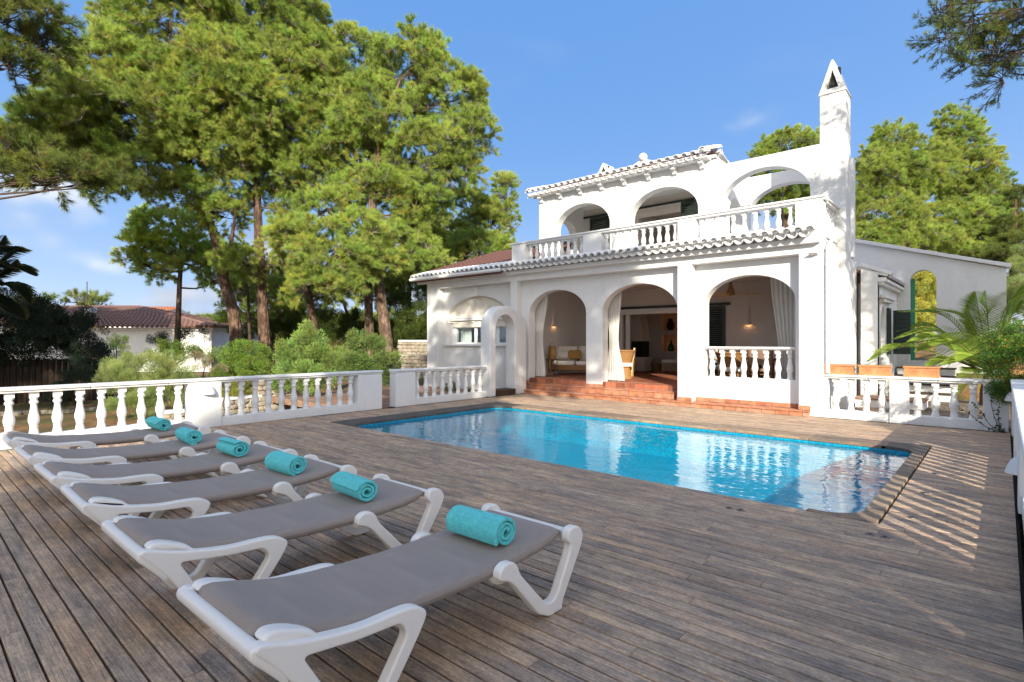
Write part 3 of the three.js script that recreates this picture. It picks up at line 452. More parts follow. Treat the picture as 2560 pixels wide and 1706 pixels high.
{
  const A1 = { l: -10.72, r: -8.66, y0: 0, spring: 2.33, top: 3.03 }, A2 = { l: -8.13, r: -5.98, y0: 0, spring: 2.33, top: 3.03 }, A3 = { l: -5.30, r: -3.32, y0: 0.705, spring: 2.42, top: 3.03 };
  const w = g => mesh('wall', g, M.white, villa);
  // ground-floor arcade, recessed, and the framing pilasters and lintel in front of it
  w(wallZ(-11.10, -5.70, 0.27, 3.55, ZR, 0.30, [A1, A2], 0.018)); w(wallZ(-5.70, -3.0, 0.10, 3.55, ZR, 0.30, [A3], 0.018));
  w(wallZ(-11.25, -2.73, 0.0, 3.72, ZF, 0.248, [{ l: -10.99, r: -5.86, y0: 0, spring: 3.36, top: 3.36 }, { l: -5.51, r: -3.19, y0: 0, spring: 3.36, top: 3.36 }], 0.012));
  // mid wall of the sill arch is rendered down to the skirting; side wall of the terrace and house corner
  w(B(-2.99, -2.735, 0, 3.5, -15.98, -12.802)); 
  w(B(-11.5, -11.2, 0.3, 3.5, -16.6, -13.102)); // inner left terrace wall
  // left wing: frame, recessed panel with a blind arch, end wall
  w(RB(-15.2, -14.58, -0.2, 3.62, ZR - 0.001, ZF, 0.012)); w(RB(-14.59, -11.24, 3.36, 3.621, ZR - 0.001, ZF + 0.002, 0.012));
  w(wallZ(-15.0, -11.101, -0.2, 3.5, ZR, 0.22, [{ l: -14.46, r: -11.5, y0: 1.40, spring: 2.22, top: 3.03 }], 0.012));
  w(wallZ(-15.0, -11.1, -0.2, 3.45, -13.03, 0.14, [{ l: -14.22, r: -11.62, y0: 1.46, spring: 2.02, top: 2.02 }], 0.006));
  w(B(-15.18, -15.0, -0.2, 3.5, -21.8, -12.802));
  mesh('keystone', boxUV(ext(roundPoly([[-13.04, 3.02], [-12.86, 3.02], [-12.89, 3.34], [-13.01, 3.34]], 0.01), 0.07, 0.006).translate(0, 0, -12.80)), M.white, villa);
  // window of the wing: frame, two sashes seen, panes, sill, curtain, roller awning
  const win = sub('window', villa);
  mesh('frame', [B(-14.24, -11.6, 1.985, 2.03, -13.08, -13.035), B(-14.24, -11.6, 1.455, 1.50, -13.08, -13.035), B(-14.24, -14.19, 1.5, 1.985, -13.08, -13.035), B(-13.30, -13.20, 1.5, 1.985, -13.082, -13.03), B(-12.43, -12.37, 1.5, 1.985, -13.08, -13.035), B(-12.30, -12.16, 1.5, 1.985, -13.082, -13.03), B(-11.66, -11.6, 1.5, 1.985, -13.08, -13.035)], M.stone, win);
  for (const [a, b] of [[-14.19, -13.30], [-13.20, -12.43], [-12.16, -11.66]]) mesh('pane', B(a, b, 1.5, 1.985, -13.062, -13.056), M.glass, win);
  mesh('sill', [RB(-14.52, -11.42, 1.385, 1.425, -13.03, -12.70, 0.012), B(-14.48, -11.45, 1.425, 1.458, -13.03, -12.735)], M.white, win);
  const drape = (x0, x1, y0, y1, z, amp, n, mat, parent, name = 'curtain') => { const g = new THREE.PlaneGeometry(x1 - x0, y1 - y0, n * 10, 6), p = g.attributes.position; for (let i = 0; i < p.count; i++) p.setZ(i, Math.sin((p.getX(i) - x0) / (x1 - x0) * n * 2 * Math.PI) * amp + Math.sin(p.getX(i) * 37) * amp * 0.3); g.computeVertexNormals(); return mesh(name, g.translate((x0 + x1) / 2, (y0 + y1) / 2, z), mat, parent); };
  drape(-14.15, -13.62, 1.47, 2.0, -13.2, 0.03, 5, M.curtain, win);
  { const aw = sub('awning', villa);
    const s = wallShape(-14.42, -11.52, 2.30, 2.31, []); const up = new THREE.Shape(); up.moveTo(-14.43, 2.2); up.absellipse(-12.98, 2.22, 1.45, 0.79, Math.PI, 0, true); up.closePath();
    const cg = new THREE.PlaneGeometry(2.92, 0.86, 40, 14).translate(-12.98, 2.60, -12.95), p = cg.attributes.position; for (let i = 0; i < p.count; i++) { const x = p.getX(i), y = p.getY(i); p.setZ(i, -12.96 + 0.018 * Math.sin(x * 7 + y * 9) + 0.012 * Math.sin(x * 17 - y * 5)); } cg.computeVertexNormals(); mesh('cloth', cg, M.cream, aw);
    mesh('roller_box', [RB(-14.36, -11.6, 2.235, 2.315, -13.02, -12.88, 0.025), RB(-14.38, -11.58, 2.315, 2.335, -13.02, -12.86, 0.008)], M.stone, aw);
    const vl = new THREE.PlaneGeometry(2.62, 0.22, 40, 5).translate(-12.98, 2.125, -12.955), q = vl.attributes.position; for (let i = 0; i < q.count; i++) { const x = q.getX(i); q.setZ(i, -12.96 + (q.getY(i) < 2.1 ? 0.012 : 0.006) * Math.sin(x * 11) ); if (x < -13.95 && q.getY(i) < 2.13) q.setY(i, q.getY(i) + 0.05 * (-13.95 - x)); } vl.computeVertexNormals(); mesh('valance', vl, M.cream, aw); }
  // floors, ceilings, back walls, room behind the sliding door
  mesh('floor', B(-15.0, -2.75, -0.25, FLOOR, -19.6, -13.1), M.floorTile, villa);
  mesh('floor', B(-15.0, -2.75, -0.25, FLOOR - 0.001, -13.1, -12.82), M.floorTile, villa).visible = true;
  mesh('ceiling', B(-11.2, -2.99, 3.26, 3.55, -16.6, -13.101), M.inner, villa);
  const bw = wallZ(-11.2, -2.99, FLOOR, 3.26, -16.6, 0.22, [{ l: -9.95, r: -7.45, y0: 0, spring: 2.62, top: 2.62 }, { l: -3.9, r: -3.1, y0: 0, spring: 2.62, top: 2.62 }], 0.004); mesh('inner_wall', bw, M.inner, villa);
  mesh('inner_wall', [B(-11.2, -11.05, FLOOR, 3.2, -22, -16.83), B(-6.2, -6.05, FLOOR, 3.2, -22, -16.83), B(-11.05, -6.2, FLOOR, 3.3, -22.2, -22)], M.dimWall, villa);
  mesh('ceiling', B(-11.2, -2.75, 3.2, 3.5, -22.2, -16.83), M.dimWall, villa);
  mesh('floor_step', [B(-11.05, -6.2, FLOOR, FLOOR + 0.17, -22, -19.3), B(-11.05, -6.2, FLOOR + 0.17, FLOOR + 0.34, -22, -19.6)], M.dimWall, villa);
  mesh('floor', B(-11.05, -6.2, FLOOR + 0.34, FLOOR + 0.35, -22, -19.55), M.terra[2], villa);
  // fireplace hood, niches, inner arch
  mesh('fireplace', [boxUV(ext(poly([[-10.55, 1.55], [-9.95, 1.55], [-10.18, 3.2], [-10.5, 3.2]]), 0.5).translate(0, 0, -19.0)), B(-10.6, -9.9, FLOOR, 0.95, -19.1, -18.45)], M.inner, villa);
  mesh('firebox', B(-10.5, -10.0, 0.95, 1.54, -19.0, -18.6), M.slot, villa);
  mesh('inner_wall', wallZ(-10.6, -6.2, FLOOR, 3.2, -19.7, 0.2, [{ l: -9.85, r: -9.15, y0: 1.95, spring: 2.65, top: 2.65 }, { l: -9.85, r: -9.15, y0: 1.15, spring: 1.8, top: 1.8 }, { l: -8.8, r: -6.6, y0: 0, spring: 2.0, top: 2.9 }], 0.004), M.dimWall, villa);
  // sliding door frame with its glass leaf pushed aside, lintel, shutters
  const door = sub('sliding_door', villa);
  mesh('frame', [B(-9.95, -9.72, FLOOR, 2.62, -16.66, -16.55), B(-9.72, -7.45, 2.44, 2.62, -16.66, -16.55), B(-9.66, -9.5, FLOOR, 2.44, -16.74, -16.68)], M.stone, door);
  mesh('lintel', RB(-10.35, -7.1, 2.625, 2.70, -16.60, -16.52, 0.006), M.greenDark, villa);
  mesh('track', B(-8.75, -7.46, 2.50, 2.585, -16.548, -16.53), M.stone, door);
  const shutter = (x0, x1, y0, y1, z, parent, leaves = 1, mat = M.shutter) => { for (let k = 0; k < leaves; k++) { const s = sub('shutter', parent), a = x0 + (x1 - x0) * k / leaves, b = x0 + (x1 - x0) * (k + 1) / leaves - 0.008; mesh('stile', [B(a, a + 0.07, y0, y1, z - 0.045, z), B(b - 0.07, b, y0, y1, z - 0.045, z), B(a + 0.07, b - 0.07, y0, y0 + 0.1, z - 0.045, z - 0.001), B(a + 0.07, b - 0.07, y1 - 0.1, y1, z - 0.045, z - 0.001)], mat, s); const n = Math.round((y1 - y0 - 0.2) / 0.062), g = B(a + 0.07, b - 0.07, -0.032, 0.032, -0.006, 0.006).rotateX(-0.75); for (let i = 0; i < n; i++) { const l = mesh('slat', g, mat, s); l.position.set(0, y0 + 0.1 + (i + 0.5) * (y1 - y0 - 0.2) / n, z - 0.022); } } };
  shutter(-10.42, -9.97, FLOOR + 0.02, 2.60, -16.545, villa); shutter(-6.85, -6.22, FLOOR + 0.02, 2.60, -16.545, villa); mesh('lintel', RB(-7.1, -6.08, 2.625, 2.70, -16.60, -16.515, 0.006), M.greenDark, villa);
  shutter(-3.45, -3.08, FLOOR + 0.02, 2.9, -14.6, villa); mesh('door_leaf', B(-3.03, -2.992, FLOOR, 2.9, -16.3, -14.65), M.greenDark, villa);
  // steps of terracotta tiles
  const riser = (st, x0, x1, y0, y1, z, wd) => { let x = x0; while (x < x1 - 0.03) { const l = Math.min(wd * rr(0.92, 1.06), x1 - x); mesh('tile', RB(x + 0.004, x + l - 0.004, y0 + 0.003, y1, z - 0.03, z + rr(-0.002, 0.003), 0.006, 1), M.terra[Math.floor(rnd() * 4)], st); x += l; } };
  const nose = (st, x0, x1, y, z0, z1, wd = 0.5) => { let x = x0; while (x < x1 - 0.05) { const l = Math.min(wd, x1 - x); mesh('tread', RB(x + 0.002, x + l - 0.002, y - 0.032, y, z1, z0 + 0.022, 0.012, 2), M.terra[Math.floor(rnd() * 4)], st); x += l; } };
  const s1 = sub('step', villa), s2 = sub('step', villa), s3 = sub('step', villa);
  mesh('core', B(-11.09, -2.97, 0, 0.085, -12.82, -12.475), M.grout, s1); riser(s1, -11.1, -2.96, 0, 0.086, -12.445, 0.27); nose(s1, -11.1, -2.96, 0.118, -12.445, -12.80);
  mesh('core', B(-10.98, -6.05, 0.1, 0.25, -13.1, -12.775), M.grout, s2); riser(s2, -10.99, -6.04, 0.118, 0.252, -12.745, 0.25); nose(s2, -10.99, -6.04, 0.284, -12.745, -13.11);
  for (const [a, b] of [[-10.70, -8.68], [-8.11, -6.22]]) { riser(s3, a, b, 0.284, 0.409, -13.0, 0.25); nose(s3, a, b, 0.442, -13.0, -13.4); }
  { const sk = sub('skirting', villa); riser(sk, -5.51, -3.19, 0.118, 0.215, -12.782, 0.36); riser(sk, -5.87, -5.5, 0.118, 0.215, -12.532, 0.19); riser(sk, -3.20, -2.96, 0.118, 0.215, -12.532, 0.26); riser(sk, -8.68, -8.11, 0.284, 0.375, -12.782, 0.29); riser(sk, -10.99, -10.70, 0.284, 0.375, -12.782, 0.29); }
  // lower eave with its tile rows, gutter on the wing, wing roof
  const le = sub('eave', villa);
  mesh('fascia', [B(-15.55, -2.78, 3.55, 3.66, -12.56, -12.40), B(-15.55, -11.26, 3.60, 3.665, -12.40, -12.32)], M.white, le);
  eave(le, -15.6, -2.9, 3.735, -12.20, 0.215, 1, 0.30, [M.stone]);
  const lr = sub('roof', villa); mesh('roof_deck', boxUV(ext(poly([[12.2, 3.66], [16.6, 4.98], [16.6, 4.9], [12.2, 3.58]]), 4.05).rotateY(Math.PI / 2).translate(-15.4, 0, 0)), M.roofDark, lr);
  eave(lr, -15.55, -11.3, 3.735 + 0.11, -12.56, 0.215, 11, 0.30, [M.stone, M.roofDark]);
  const gut = new THREE.CylinderGeometry(0.055, 0.055, 4.36, 12, 1, true, Math.PI * 1.5, Math.PI).rotateZ(Math.PI / 2).translate(-13.42, 3.69, -12.13); mesh('gutter', gut, M.stone, villa);
  // balcony: slab, parapet piers, plinth, rail, balusters
  mesh('balcony_floor', B(-11.2, -2.8, 3.56, 3.72, -16.0, -12.575), M.white, villa);
  { const b = sub('balcony_balustrade', villa);
    balustrade(b, [0, -12.69], 'x', { y0: 3.72, plinth: 0.17, top: 0.80, rail: 0.095, w: 0.22, rw: 0.32, segs: [{ a: -10.66, b: -8.60, n: 9 }, { a: -8.02, b: -5.86, n: 10 }, { a: -5.42, b: -3.26, n: 9 }], piers: [{ a: -11.2, b: -10.66 }, { a: -8.60, b: -8.02 }, { a: -5.86, b: -5.42 }, { a: -3.26, b: -2.745 }], rails: [[-11.26, -2.69]] });
    balustrade(b, [-2.86, -12.8], 'z', { y0: 3.72, plinth: 0.17, top: 0.799, rail: 0.094, w: 0.2, rw: 0.3, segs: [{ a: 0.02, b: 1.19, n: 4 }], rails: [[0.01, 1.19]] }); }
  // upper arcade, free-standing to the right, with the chimney at its end
  const U1 = { l: -10.65, r: -8.64, y0: 3.6, spring: 5.02, top: 5.74 }, U2 = { l: -7.98, r: -5.97, y0: 3.6, spring: 5.02, top: 5.74 }, U3 = { l: -5.36, r: -3.32, y0: 3.6, spring: 5.02, top: 5.74 };
  w(wallZ(-11.3, -5.42, 3.6, 6.2, -14.0, 0.32, [U1, U2], 0.018)); w(wallZ(-5.42, -3.10, 3.6, 6.03, -14.001, 0.32, [U3], 0.018));
  w(wallX(-16.2, -14.32, 3.6, 6.2, -11.0, 0.3, [{ l: -15.75, r: -14.65, y0: 3.6, spring: 5.02, top: 5.6 }], 0.012));
  w(wallX(-16.2, -14.32, 3.6, 6.2, -5.42, 0.25, [{ l: -15.6, r: -14.75, y0: 3.6, spring: 4.95, top: 5.4 }], 0.012));
  w(wallZ(-5.42, -2.75, 3.6, 6.03, -15.6, 0.3, [{ l: -5.25, r: -3.2, y0: 3.6, spring: 5.0, top: 5.7 }], 0.018));
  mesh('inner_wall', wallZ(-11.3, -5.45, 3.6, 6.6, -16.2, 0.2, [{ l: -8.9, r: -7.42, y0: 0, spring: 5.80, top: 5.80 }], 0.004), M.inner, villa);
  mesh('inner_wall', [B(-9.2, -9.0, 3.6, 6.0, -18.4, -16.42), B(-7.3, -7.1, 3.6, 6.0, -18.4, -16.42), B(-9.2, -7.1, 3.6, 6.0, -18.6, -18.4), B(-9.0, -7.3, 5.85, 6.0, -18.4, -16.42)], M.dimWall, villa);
  mesh('lintel', RB(-11.0, -5.6, 5.83, 5.89, -16.19, -16.10, 0.006), M.greenDark, villa);
  mesh('roller_blind', [B(-8.95, -7.42, 5.54, 5.82, -16.19, -16.12), B(-8.95, -7.42, 5.67, 5.70, -16.12, -16.105)], M.inner, villa);
  shutter(-10.75, -9.25, 3.72, 5.80, -16.13, villa, 2); shutter(-7.40, -6.25, 3.72, 5.80, -16.13, villa, 1);
  mesh('rafter', boxUV(ext(poly([[-14.33, 5.98], [-16.2, 6.55], [-16.2, 6.37], [-14.33, 5.8]]), 0.12).rotateY(-Math.PI / 2).translate(-10.35, 0, 0)), M.beamRed, villa);
  // upper roof: eave tiles, corbels, soffit, slopes, gable and small chimney
  const ue = sub('eave', villa); eave(ue, -11.52, -5.74, 6.30, -13.66, 0.235, 1, 0.31, [M.stone]);
  mesh('soffit', boxUV(ext(poly([[-13.70, 6.25], [-14.0, 6.27], [-14.0, 6.20], [-13.72, 6.215]]), 5.85).rotateY(-Math.PI / 2).translate(-5.62, 0, 0)), M.white, ue);
  for (let i = 0; i < 8; i++) mesh('corbel', boxUV(ext(roundPoly([[-14.0, 6.0], [-13.93, 6.02], [-13.90, 6.10], [-13.80, 6.13], [-13.78, 6.22], [-14.0, 6.22]], 0.015), 0.11, 0.004).rotateY(-Math.PI / 2).translate(-11.1 + i * 0.76, 0, 0)), M.white, ue);
  const ur = sub('roof', villa); mesh('roof_deck', boxUV(ext(poly([[-13.75, 6.27], [-14.75, 6.58], [-16.2, 6.2], [-16.2, 6.12], [-14.75, 6.5], [-13.75, 6.19]]), 5.8).rotateY(-Math.PI / 2).translate(-5.78, 0, 0)), M.stone, ur);
  eave(ur, -11.50, -5.85, 6.30 + 0.115, -14.02, 0.235, 2, 0.31, [[M.roofT[0], M.roofT[1], M.stone], M.roofT]);
  for (let k = 0; k < 3; k++) { const t = mesh('verge_tile', covers, M.stone, ur); t.position.set(-5.74, 6.40 + k * 0.115, -13.70 - k * 0.36); t.rotation.x = 0.31; t.scale.set(1.15, 1.15, 1); const t2 = mesh('verge_tile', covers, M.stone, ur); t2.position.set(-11.50, 6.40 + k * 0.115, -13.70 - k * 0.36); t2.rotation.x = 0.31; t2.scale.set(1.1, 1.1, 1); }
  for (let i = 0; i < 14; i++) { const t = mesh('ridge_tile', covers, i > 12 || i < 1 ? M.stone : M.roofT[i % 3], ur); t.position.set(-6.1 - i * 0.42, 6.60, -14.78); t.rotation.y = -Math.PI / 2; t.scale.set(1.2, 1.2, 1); }
  for (let k = 0; k < 3; k++) { const t = mesh('verge_tile', covers, M.stone, ur); t.position.set(-5.74, 6.56 - k * 0.1, -14.9 - k * 0.4); t.rotation.x = -0.25; t.scale.set(1.1, 1.1, 1); }
  mesh('gable', boxUV(ext(poly([[-9.75, 6.35], [-6.65, 6.35], [-8.2, 7.02]]), 1.6).translate(0, 0, -17.0)), M.white, ur);
  for (const s of [-1, 1]) mesh('gable_coping', boxUV(ext(poly([[0, 0.12], [s * 1.75, -0.60], [s * 1.75, -0.73], [0, -0.02]].map(([x, y]) => [x - 8.2, y + 6.98])), 0.45).translate(0, 0, -15.62)), M.stone, ur);
  for (const s of [-1, 1]) mesh('gable_roof', boxUV(ext(poly([[0, 0.20], [s * 1.75, -0.52], [s * 1.75, -0.59], [0, 0.13]].map(([x, y]) => [x - 8.2, y + 6.98])), 1.5).translate(0, 0, -17.16)), M.roofT[1], ur);
  mesh('ridge_ball', new THREE.SphereGeometry(0.13, 14, 10).translate(-8.2, 7.14, -15.2), M.stone, ur);
  const gableCap = (name, x0, x1, y0, y1, ya, z, d, parent) => { const c = sub(name, parent), xm = (x0 + x1) / 2, e = 0.02; mesh('shaft', RB(x0, x1, y0, y1, z - d, z, 0.015), M.white, c);
    const s = poly([[x0 - e, y1 - 0.02], [x1 + e, y1 - 0.02], [xm + 0.02, ya], [xm - 0.02, ya]]), hh = (ya - y1), hw = (x1 - x0) * 0.235, hole = new THREE.Path(); hole.moveTo(xm - hw, y1 + hh * 0.12); hole.lineTo(xm + hw, y1 + hh * 0.12); hole.lineTo(xm, y1 + hh * 0.70); hole.closePath(); s.holes.push(hole);
    mesh('cap', boxUV(ext(s, d + 0.04, 0.006, 1).translate(0, 0, z - d - 0.02)), M.white, c);
    const gr = []; for (let i = 1; i < 9; i++) { const y = y1 + hh * (0.12 + 0.58 * i / 9), k = hw * (1 - i / 9); gr.push(B(xm - k, xm + k, y - 0.004, y + 0.004, z - 0.034, z - 0.028)); const x = xm - hw + 2 * hw * i / 9, top = y1 + hh * (0.12 + 0.58 * (1 - Math.abs(x - xm) / hw)); gr.push(B(x - 0.004, x + 0.004, y1 + hh * 0.12, top, z - 0.028, z - 0.022)); } mesh('grille', gr, M.grille, c); mesh('flue', B(x0 + 0.06, x1 - 0.06, y1, y1 + 0.01, z - d + 0.05, z - 0.1), M.slot, c); mesh('flue_back', B(xm - hw * 1.1, xm + hw * 1.1, y1 + 0.01, y1 + hh * 0.8, z - 0.2, z - 0.12), M.slot, c); return c; };
  const ch = gableCap('chimney', -3.125, -2.61, 0, 7.12, 7.84, -14.0, 0.56, villa);
  mesh('ledge', [RB(-2.98, -2.76, 1.72, 1.755, -14.02, -13.93, 0.008), RB(-2.98, -2.84, 1.04, 1.075, -14.02, -13.94, 0.008)], M.white, ch);
  gableCap('small_chimney', -9.82, -9.40, 6.4, 6.94, 7.26, -15.2, 0.55, villa);
  mesh('drain_ledge', boxUV(ext(roundPoly([[-12.55, 3.30], [-12.40, 3.34], [-12.55, 3.34]], 0.004), 0.16).rotateY(-Math.PI / 2).translate(-2.82, 0, 0)), M.white, villa);
  // rain pipe at the right corner
  const dp = sub('rain_pipe', villa); mesh('pipe', [tube([V(-2.66, 3.78, -13.35), V(-2.665, 3.66, -13.0), V(-2.665, 3.48, -12.66), V(-2.665, 3.3, -12.6), V(-2.665, 2, -12.6), V(-2.665, 0.9, -12.6)], [0.042, 0.042], 10, 40)], M.stone, dp);
  for (const y of [3.42, 3.1, 1.78]) mesh('collar', new THREE.CylinderGeometry(0.05, 0.05, 0.05, 14).translate(-2.665, y, -12.6), M.stone, dp);
  // lower sill balustrade in the right arch
  { const b = sub('sill_balustrade', villa); balustrade(b, [0, -12.93], 'x', { y0: 0.705, plinth: 0.012, top: 0.715, rail: 0.068, w: 0.2, rw: 0.26, segs: [{ a: -5.285, b: -3.335, n: 8 }], rails: [[-5.296, -3.324]] }); }
  // back wing to the right: front wall, side wall with a niche window, shutter, rear wall with an arched opening
  const bk = g => mesh('wing_wall', g, M.white, villa);
  bk(boxUV(ext(poly([[-2.62, 0], [-2.27, 0], [-2.27, 3.16], [-2.62, 3.32]]), 0.2).translate(0, 0, -16.0)));
  bk(wallX(-19.0, -15.802, 0, 3.05, -2.27, 0.25, [{ l: -16.95, r: -16.25, y0: 1.15, spring: 1.95, top: 2.45 }], 0.01)); bk(B(-2.75, -2.53, 0, 3.0, -17.0, -16.2));
  bk(boxUV((() => { const s = poly([[-3.4, 0.9], [0.05, 0.9], [0.05, 3.42], [-3.4, 4.50]]), a = { l: -1.98, r: -1.38, y0: 1.0, spring: 3.2, top: 3.52 }, h = new THREE.Path(); h.moveTo(a.l, a.y0); h.lineTo(a.r, a.y0); h.lineTo(a.r, a.spring); h.absellipse((a.l + a.r) / 2, a.spring, 0.3, 0.32, 0, Math.PI, false); h.closePath(); s.holes.push(h); return ext(s, 0.25, 0, 1, 18).translate(0, 0, -19.25); })()));
  bk(B(-2.6, 0.05, -0.2, 0.9, -19.25, -19.0));
  { const v = sub('verge', villa), n = 12; for (let i = 0; i < n; i++) { const x = lerp(-3.4, 0.12, (i + 0.5) / n), y = lerp(4.50, 3.42, (i + 0.5) / n), g = RB(-0.162, 0.162, -0.02, 0.075 + 0.01 * rnd(), -0.2, 0.2, 0.015); const m = mesh('tile', g, M.stone, v); m.position.set(x, y + 0.02, -19.1); m.rotation.z = -0.303 + rr(-0.012, 0.012); } }
  { const e = sub('wing_eave', villa); for (let i = 0; i < 15; i++) { const t = mesh('tile', covers, M.stone, e); t.position.set(-2.08, 3.10, -15.92 - i * 0.205); t.rotation.set(0, Math.PI / 2, 0); t.rotation.order = 'YXZ'; t.rotation.x = 0.3; }
    for (let i = 0; i < 3; i++) { const m = mesh('verge_tile', RB(-0.13, 0.13, -0.02, 0.06, -0.13, 0.13, 0.02), M.stone, e); m.position.set(-2.52 + i * 0.2, 3.36 - i * 0.085, -15.95); m.rotation.z = -0.42; }
    mesh('cornice', [B(-2.27, -2.10, 2.98, 3.08, -18.9, -15.8), B(-2.27, -2.16, 2.90, 2.98, -18.9, -15.85), B(-2.27, -2.12, 2.60, 2.68, -17.6, -15.95), B(-2.27, -2.17, 2.52, 2.60, -17.5, -16.05)], M.white, e); mesh('roof_deck', boxUV(ext(poly([[-2.1, 3.05], [-2.1, 3.12], [-3.2, 3.48], [-3.2, 3.4]]), 3.1).translate(0, 0, -19)), M.roofBrown, e); }
  { const s = sub('wing_shutter', villa); mesh('leaf', [B(-2.26, -2.20, 1.2, 2.4, -17.42, -17.1), B(-2.2, -1.82, 1.2, 2.36, -17.75, -17.70)], M.greenDark, s); mesh('slat', [0, 1, 2, 3, 4, 5, 6, 7].map(i => B(-2.14, -1.88, 1.32 + i * 0.12, 1.38 + i * 0.12, -17.70, -17.685)), M.shutter, s); }
  { const s = sub('garden_shutter', villa), n = 24; mesh('leaf', B(-2.0, -1.88, 1.0, 3.32, -19.34, -19.28), M.shutterGreen, s); mesh('slat', Array.from({ length: n }, (_, i) => B(-1.99, -1.885, 1.06 + i * 0.092, 1.11 + i * 0.092, -19.28, -19.262)), M.shutterGreen, s); }
  mesh('niche_frame', [RB(-2.29, -2.24, 1.10, 1.15, -17.0, -16.2, 0.01)], M.white, villa);
  const st = sub('garden_steps', villa); for (let i = 0; i < 4; i++) { mesh('step', B(-2.2, -0.95, 0, 0.2 + i * 0.2, -18.9, -17.4 - i * 0.36), M.stone, st); mesh('tread', RB(-2.22, -0.93, 0.2 + i * 0.2, 0.235 + i * 0.2, -17.8 - i * 0.36, -17.37 - i * 0.36, 0.01), M.darkWood, st); }
  const pt = sub('side_patio', villa); for (let i = 0; i < 3; i++) for (let j = 0; j < 5; j++) mesh('tile', RB(-2.72 + i * 0.26, -2.47 + i * 0.26, 0.0, 0.05, -13.25 - j * 0.34, -12.92 - j * 0.34, 0.006, 1), M.pathTile, pt);
  mesh('patio_step', [B(-2.6, -1.3, 0, 0.2, -15.8, -15.0)], M.white, villa); mesh('patio_tread', RB(-2.62, -1.28, 0.2, 0.24, -15.82, -14.96, 0.01), M.pathTile, villa);
}
// aerial of the back roof
{ const t = thing('aerial', 'tall thin television aerial mast rising behind the balcony wall', 'aerial', [-4.85, 3.9, -17.4]); mesh('mast', [bar(V(0, 0, 0), V(0, 3.15, 0), 0.022, 0.018), bar(V(-0.06, 3.1, 0), V(-0.06, 3.65, 0), 0.012)], M.grille, t); mesh('crossbar', [bar(V(-0.2, 3.5, 0), V(0.1, 3.55, 0), 0.008), bar(V(-0.16, 3.42, 0.1), V(-0.16, 3.58, -0.1), 0.006)], M.grille, t); }

// ---------- terrace furniture ----------
const F = FLOOR;
function curtainGeo(top, bot, mid, y1, y0, ym, z, n = 7) { // tied-back drape: x ranges at top, tie and hem
  const N = 26, K = n * 8, pos = [], uv = [], idx = [];
  for (let i = 0; i <= N; i++) { const t = i / N, y = lerp(y1, y0, t), tm = (y1 - ym) / (y1 - y0); const q = t < tm ? sm(t / tm) : sm((t - tm) / (1 - tm)), a = t < tm ? lerp(top[0], mid[0], q) : lerp(mid[0], bot[0], q), b = t < tm ? lerp(top[1], mid[1], q) : lerp(mid[1], bot[1], q); for (let j = 0; j <= K; j++) { const u = j / K; pos.push(lerp(a, b, u), y, z + Math.sin(u * n * 2 * Math.PI) * 0.035 * (0.5 + Math.abs(b - a))); uv.push(u, t * 2); } }
  for (let i = 0; i < N; i++) for (let j = 0; j < K; j++) { const a = i * (K + 1) + j, b = a + K + 1; idx.push(a, b, a + 1, b, b + 1, a + 1); }
  const g = new THREE.BufferGeometry(); g.setAttribute('position', new THREE.Float32BufferAttribute(pos, 3)); g.setAttribute('uv', new THREE.Float32BufferAttribute(uv, 2)); g.setIndex(idx); g.computeVertexNormals(); return g;
}
tag(mesh('curtain', curtainGeo([-11.02, -10.32], [-11.05, -10.42], [-10.82, -10.52], 2.95, F + 0.03, 1.62, -13.22), M.curtain), 'white curtain tied back in the left terrace arch', 'curtain');
tag(mesh('curtain', curtainGeo([-8.30, -7.78], [-8.25, -7.68], [-8.16, -7.88], 2.95, F + 0.03, 1.62, -13.22), M.curtain), 'white curtain tied back in the middle terrace arch', 'curtain');
tag(mesh('curtain', curtainGeo([-4.15, -3.40], [-3.95, -3.55], [-3.95, -3.5], 3.2, F + 0.03, 1.0, -13.9), M.curtain), 'pale curtain drawn aside in the right terrace arch', 'curtain');
tag(mesh('curtain', curtainGeo([-5.9, -5.3], [-5.95, -5.62], [-5.72, -5.5], 2.95, F + 0.03, 1.75, -13.25), M.curtain), 'white curtain at the left edge of the right terrace arch', 'curtain');
